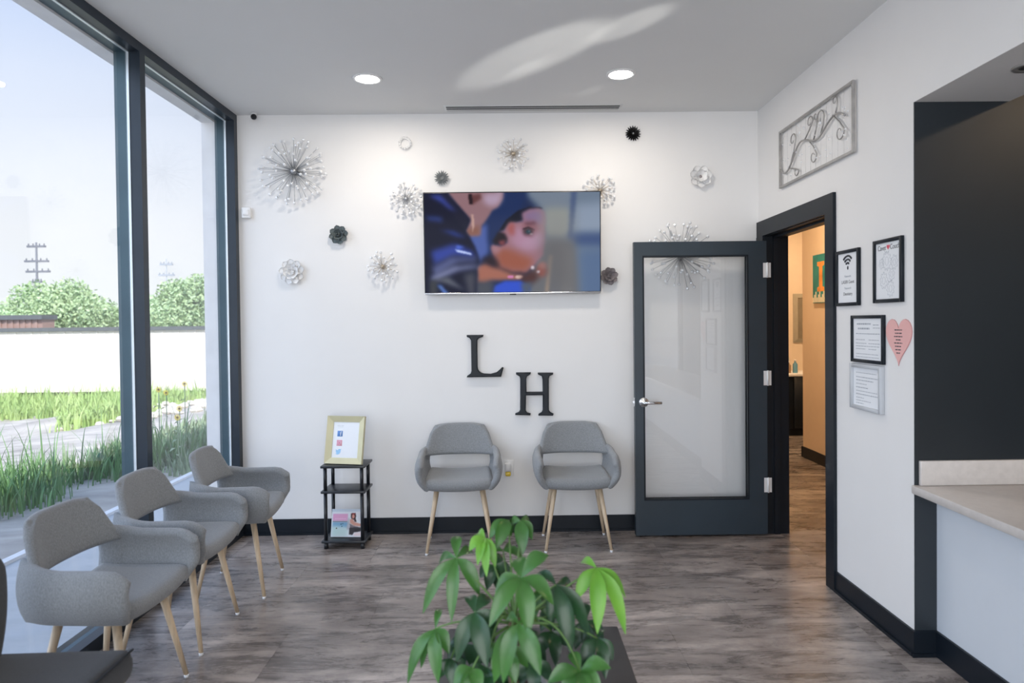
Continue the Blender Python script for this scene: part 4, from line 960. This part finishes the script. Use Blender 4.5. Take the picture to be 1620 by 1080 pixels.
# ---------------------------------------------------------------- outdoors
def ground_z(x, y):
    d = max(0, -x - 1.35) + .12 * max(0, y)
    return -.04 - 1.15 * sstep(0, 14, d)
gr = MB(); xs = [-160, -100, -70, -50, -40, -34, -30, -27, -24, -22] + [-20 + i * .5 for i in range(38)] + [-1.3, -1.2, -.2, 6, 12, 30]; ys = [-60, -30, -20, -14, -10, -8] + [-7.8 + i * .6 for i in range(52)] + [24, 26, 28, 31, 35, 40, 50, 70, 100, 150]
rnd = random.Random(3)
for x in xs:
    for y in ys:
        r_ = 0 if x > -1.4 else (.035 if x > -22 else .15)
        z = ground_z(x, y) + rnd.uniform(-r_, r_)
        if -9 < x < -7.2 and 9.5 < y < 12: z += .25
        gr.v.append((x, y, z))
ny_ = len(ys)
for i in range(len(xs) - 1):
    for j in range(ny_ - 1):
        a = i * ny_ + j
        gr.f.append([a, a + ny_, a + ny_ + 1, a + 1]); gr.mi.append(0); gr.sm.append(True)
M['dirt'] = mat('dry_dirt_and_gravel', (.30, .275, .25, 1), .95, col2=(.56, .51, .46, 1), scale=1.1, stretch=(1, 3.5, 1), bump=.6, coord='World')
gr.build('ground', M['dirt'], **ST)
MB().box((-1.30, -12, -.2), (-.232, 3.2, -.012)).box((-.232, -12, -.2), (-.137, YR, -.012)).build('path', mat('pale_concrete', (.50, .51, .52, 1), .8, amt=.06, scale=5, bump=.2), **ST)
MB().box((-1.36, -12, -.2), (-1.30, 3.2, .01)).build('kerb', M['stucco'], **ST)
MB().box((-1, -25, -.2), (30, YR - .12, -.02)).build('parking_lot', mat('asphalt_lot', (.34, .34, .34, 1), .9, amt=.1, scale=4), **ST)

# long white metal building on piers
wbm = mat('white_ribbed_metal', (.80, .75, .68, 1), .55, amt=.02); brm = mat('brown_ribbed_metal', (.34, .22, .19, 1), .6, amt=.06); rfm = mat('grey_roof_edge', (.10, .11, .12, 1), .6)
wb = empty('metal_building', (-13, 20.2, -1.15), label='long low white metal building raised on piers beyond the field', cat='building')
MB().box((-12.98, .02, .26), (9.98, 4.4, 2.56)).build('wall', wbm, wb)
pn = MB().box((0, 0, .25), (.595, .03, 2.56)); pn.box((.0, -.02, .25), (.05, 0, 2.56)); pn.box((.30, -.012, .25), (.33, 0, 2.56)); pn = pn.build('wall_panel', wbm, wb)
for i in range(38):
    q = pn if i == 0 else pn.copy()
    if i: COL.objects.link(q); q.parent = wb
    q.location = (-13 + i * .6, -.01, 0)
MB().box((-13.1, -.10, 2.50), (10.1, 4.5, 2.64)).build('roof_edge', rfm, wb)
for i in range(9): MB().box((-12 + i * 2.6, .1, -.2), (-11.75 + i * 2.6, .35, .26)).build('pier', wbm, wb)
bb = empty('metal_building', (-22.2, 25.2, -1.2), label='brown ribbed metal building peeking above the white one at the far left', cat='building')
MB().box((-6, 0, 0), (3.35, .8, 3.08)).build('wall', brm, bb)
rb = MB().box((0, -.04, 1.8), (.10, 0, 3.08)).build('rib', brm, bb)
for i in range(35):
    q = rb if i == 0 else rb.copy()
    if i: COL.objects.link(q); q.parent = bb
    q.location = (-6 + i * .266, 0, 0)
MB().box((-6.1, -.15, 3.06), (3.42, .9, 3.26)).build('roof_edge', rfm, bb)
# trees
bkm = mat('distant_bark', (.22, .19, .16, 1), .9)
def foliage(name, blobs, n, size, m, parent, seed):
    r = random.Random(seed); vs = []; fs = []
    tot = sum(b_[3] ** 2 for b_ in blobs)
    for (x, y, z, rr, sz) in blobs:
        for i in range(int(n * rr * rr / tot)):
            d = Vector((r.gauss(0, 1), r.gauss(0, 1), r.gauss(0, 1))).normalized() * rr * (r.random() ** .33) * r.uniform(.86, 1.06)
            p = Vector((x, y, z)) + Vector((d.x, d.y, d.z * sz))
            a = Vector((r.gauss(0, 1), r.gauss(0, 1), r.gauss(0, 1))).normalized(); b_ = a.cross(Vector((r.gauss(0, 1), r.gauss(0, 1), r.gauss(0, 1)))).normalized()
            s_ = size * r.uniform(.6, 1.3); k = len(vs)
            vs += [p - a * s_, p + b_ * s_ * .5, p + a * s_, p - b_ * s_ * .5]; fs.append((k, k + 1, k + 2, k + 3))
    o = MB(); o.add(vs, fs); return o.build(name, m, parent)
def tree(x, y, top, wid, label, seed, cols, n=5200):
    r = random.Random(seed); g0 = -1.3
    o = empty('tree', (x, y, g0), label=label, cat='tree', group='trees beyond the metal building')
    hgt = top - g0
    MB().tube([(0, 0, 0), (.1, 0, hgt * .35), (0, 0, hgt * .6)], [.28, .2, .08], 8).build('trunk', bkm, o)
    bl = [(0, 0, hgt * .58, wid * .36, .8)]
    for i in range(9):
        a = i * 2.4 + r.random(); q = r.uniform(.3, .62) * wid * .5
        rr = wid * r.uniform(.16, .25)
        bl.append((math.cos(a) * q * 1.5, math.sin(a) * q, min(hgt - rr * .85, hgt * r.uniform(.38, .86)), rr, .8))
    bl.append((r.uniform(-.3, .3), 0, hgt - wid * .17, wid * .18, .9))
    foliage('crown', bl, n * 2, .13, cols, o, seed)
tg1 = mat('hazy_green_foliage', (.30, .45, .23, 1), .8, col2=(.56, .68, .42, 1), scale=3, coord='Object')  # tree greens lightened to hold the distance haze
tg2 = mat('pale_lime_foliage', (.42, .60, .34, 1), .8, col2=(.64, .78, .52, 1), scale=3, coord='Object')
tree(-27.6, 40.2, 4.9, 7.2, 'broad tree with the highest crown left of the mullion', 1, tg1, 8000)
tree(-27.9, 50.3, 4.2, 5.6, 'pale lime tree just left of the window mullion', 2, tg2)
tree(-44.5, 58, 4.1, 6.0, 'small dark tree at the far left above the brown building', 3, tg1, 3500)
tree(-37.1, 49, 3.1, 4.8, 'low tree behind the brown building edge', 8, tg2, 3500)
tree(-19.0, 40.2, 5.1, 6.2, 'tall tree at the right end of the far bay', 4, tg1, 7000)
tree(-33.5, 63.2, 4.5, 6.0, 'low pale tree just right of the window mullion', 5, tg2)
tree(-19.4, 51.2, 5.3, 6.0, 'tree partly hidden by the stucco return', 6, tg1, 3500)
hl_ = MB(); foliage('hedge', [(-31 + i * 1.8, 33 + (i % 2) * .6, -.3, 1.7, .75) for i in range(15)], 20000, .15, tg1, None, 9)
tag(bpy.data.objects['hedge'], 'band of hazy green undergrowth behind the white building', 'hedge', kind='stuff')
# utility poles
pom = mat('hazy_weathered_pole', (.17, .18, .21, 1), .9, amt=.1)  # distance haze put into both pole colours
def pole(x, y, top, arms, r_, label, m):
    o = empty('utility_pole', (x, y, -1.5), label=label, cat='utility pole', group='utility poles')
    MB().tube([(0, 0, 0), (0, 0, top + 1.5)], [r_, r_ * .6], 8).build('pole', m, o)
    for (z, hw, dx, tl_) in arms:
        MB().box((-hw + dx, -.12, z + 1.5 - .12), (hw + dx, .12, z + 1.5 + .12), Matrix.Rotation(tl_, 4, 'Y')).build('crossarm', m, o)
        for k in (-.85, -.35, .35, .85): MB().tube([(k * hw + dx, 0, z + 1.6), (k * hw + dx, 0, z + 1.6 + .28)], .07, 6).build('insulator', m, o)
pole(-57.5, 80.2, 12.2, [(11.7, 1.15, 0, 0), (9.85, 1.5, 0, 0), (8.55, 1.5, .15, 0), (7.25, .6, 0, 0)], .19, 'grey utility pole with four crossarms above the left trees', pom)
pole(-46.4, 90.2, 11.0, [(10.2, .9, 0, 0), (8.7, 1.1, 0, 0)], .12, 'fainter utility pole in the far bay above the trees', mat('hazy_faint_pole', (.34, .37, .42, 1), .9))

# grasses and weeds
def blades(name, spots, hgt, wd, m, label, seed, cat='grass', per=14):
    r = random.Random(seed); vs = []; fs = []
    for (x, y) in spots:
        for i in range(per):
            bx, by = x + r.gauss(0, .12), y + r.gauss(0, .12); z0 = ground_z(bx, by) - .03
            a = r.uniform(0, 2 * PI); h = hgt * r.uniform(.45, 1.1) * (1.9 if r.random() < .06 else 1); bend = h * r.uniform(.10, .55); w = wd * r.uniform(.6, 1.2)
            dx, dy = math.cos(a), math.sin(a); sx_, sy_ = -dy * w, dx * w; k = len(vs); n = 5
            for j in range(n + 1):
                t = j / n; ww = (1 - t ** 1.6); px_ = bx + dx * bend * t ** 2.2; py_ = by + dy * bend * t ** 2.2; pz_ = z0 + h * (t - .18 * t ** 3 * (bend / h) * 2)
                vs += [(px_ - sx_ * ww, py_ - sy_ * ww, pz_), (px_ + sx_ * ww, py_ + sy_ * ww, pz_)]
            for j in range(n): fs.append((k + 2 * j, k + 2 * j + 1, k + 2 * j + 3, k + 2 * j + 2))
    m_ = MB(); m_.add(vs, fs, True); o = m_.build(name, m); tag(o, label, cat, kind='stuff'); return o
r = random.Random(4)
sp1 = []
for i in range(110):
    t = r.random(); sp1.append((-3.5 + 1.55 * t + r.uniform(-.45, .35), .0 + 3.3 * t + r.uniform(-.5, .7)))
for i in range(60): sp1.append((r.uniform(-4.2, -2.2), r.uniform(-.6, 1.4)))
gm = mat('reed_grass_green', (.06, .17, .055, 1), .6, col2=(.19, .33, .12, 1), scale=3, coord='World')
blades('tall_grass', sp1, .43, .010, gm, 'tall reedy green grass growing outside the left window', 1)
wm = mat('weed_green', (.26, .42, .12, 1), .8, col2=(.50, .62, .26, 1), scale=2, coord='World')
sp2 = [(r.uniform(-19, -9.6), r.uniform(14.6, 19.2)) for i in range(560)] + [(r.uniform(-7.6, -6.9), r.uniform(9, 12)) for i in range(60)] + [(r.uniform(-9.5, -4), r.uniform(14, 17)) for i in range(60)]
blades('weeds', sp2, .50, .020, wm, 'sunlit green weeds in front of the white building', 2, 'weeds', 30)
lm = mat('grey_green_scrub', (.16, .23, .13, 1), .8, col2=(.30, .38, .24, 1), scale=3, coord='World')
sp3 = [(r.uniform(-3.3, -1.5), r.uniform(2.2, 7.5)) for i in range(230)]
blades('ground_cover', sp3, .20, .018, lm, 'low grey green scrub outside the far window bay', 3, 'ground cover', 16)
# sunflowers
yel = mat('yellow_petal', (.85, .62, .03, 1), .6); brn = mat('flower_disc', (.25, .16, .04, 1), .8)
for (px_, py_, Y, lb) in ((251, 616, 7.6, 'yellow wild sunflower nearest the mullion'), (263, 621, 7.9, 'yellow wild sunflower just right of the one by the mullion'), (292, 607, 8.2, 'tallest wild sunflower in the far bay'), (281, 660, 6.8, 'lowest brightest wild sunflower in the far bay'), (284, 646, 7.2, 'wild sunflower just above the lowest one')):
    p = at(px_, py_, Y - 4.7623); gz = ground_z(p.x, p.y) - .02
    o = empty('wild_sunflower', (p.x, p.y, gz), label=lb, cat='flower', group='yellow sunflowers outside'); hh = p.z - gz
    MB().tube([(.04, 0, 0), (.0, 0, hh * .5), (0, 0, hh)], .005, 5).build('stem', lm, o)
    hd_ = MB().lathe([(0, 0), (.012, 0), (.012, .008), (0, .010)], (0, -.0, hh), 10, 'y').build('flower_disc', brn, o)
    pe = MB()
    for k in range(11):
        a = 2 * PI * k / 11; pe.add([(.010 * math.cos(a - .2), -.004, hh + .010 * math.sin(a - .2)), (.026 * math.cos(a - .2), -.006, hh + .026 * math.sin(a - .2)), (.038 * math.cos(a), -.004, hh + .038 * math.sin(a)), (.026 * math.cos(a + .2), -.006, hh + .026 * math.sin(a + .2)), (.010 * math.cos(a + .2), -.004, hh + .010 * math.sin(a + .2))], [(0, 1, 2, 3, 4)])
    pe.build('petals', yel, o)
    for k in range(5):
        z_ = hh * (.25 + .13 * k); a = k * 2.2; MB().add([(0, 0, z_), (.06 * math.cos(a) - .02 * math.sin(a), .06 * math.sin(a), z_ + .01), (.12 * math.cos(a), .12 * math.sin(a), z_ - .02), (.06 * math.cos(a) + .02 * math.sin(a), .06 * math.sin(a), z_ + .01)], [(0, 1, 2, 3)]).build('leaf', lm, o)
# pale rocks in the sun
rk = mat('pale_limestone', (.62, .57, .50, 1), .9, amt=.1)
r = random.Random(8); b_ = MB()
for i in range(170):
    x, y = r.uniform(-8.6, -3.5), r.uniform(9, 15); s_ = r.uniform(.05, .16); b_.ball((x, y, ground_z(x, y) + s_ * .3), s_, 6, 4, (1, r.uniform(.6, 1), r.uniform(.4, .7)), smooth=False)
tag(b_.build('rubble', rk), 'scattered pale limestone rubble in the sunny field', 'rocks', kind='stuff')
# street side, seen only as reflections: a parked car behind the camera
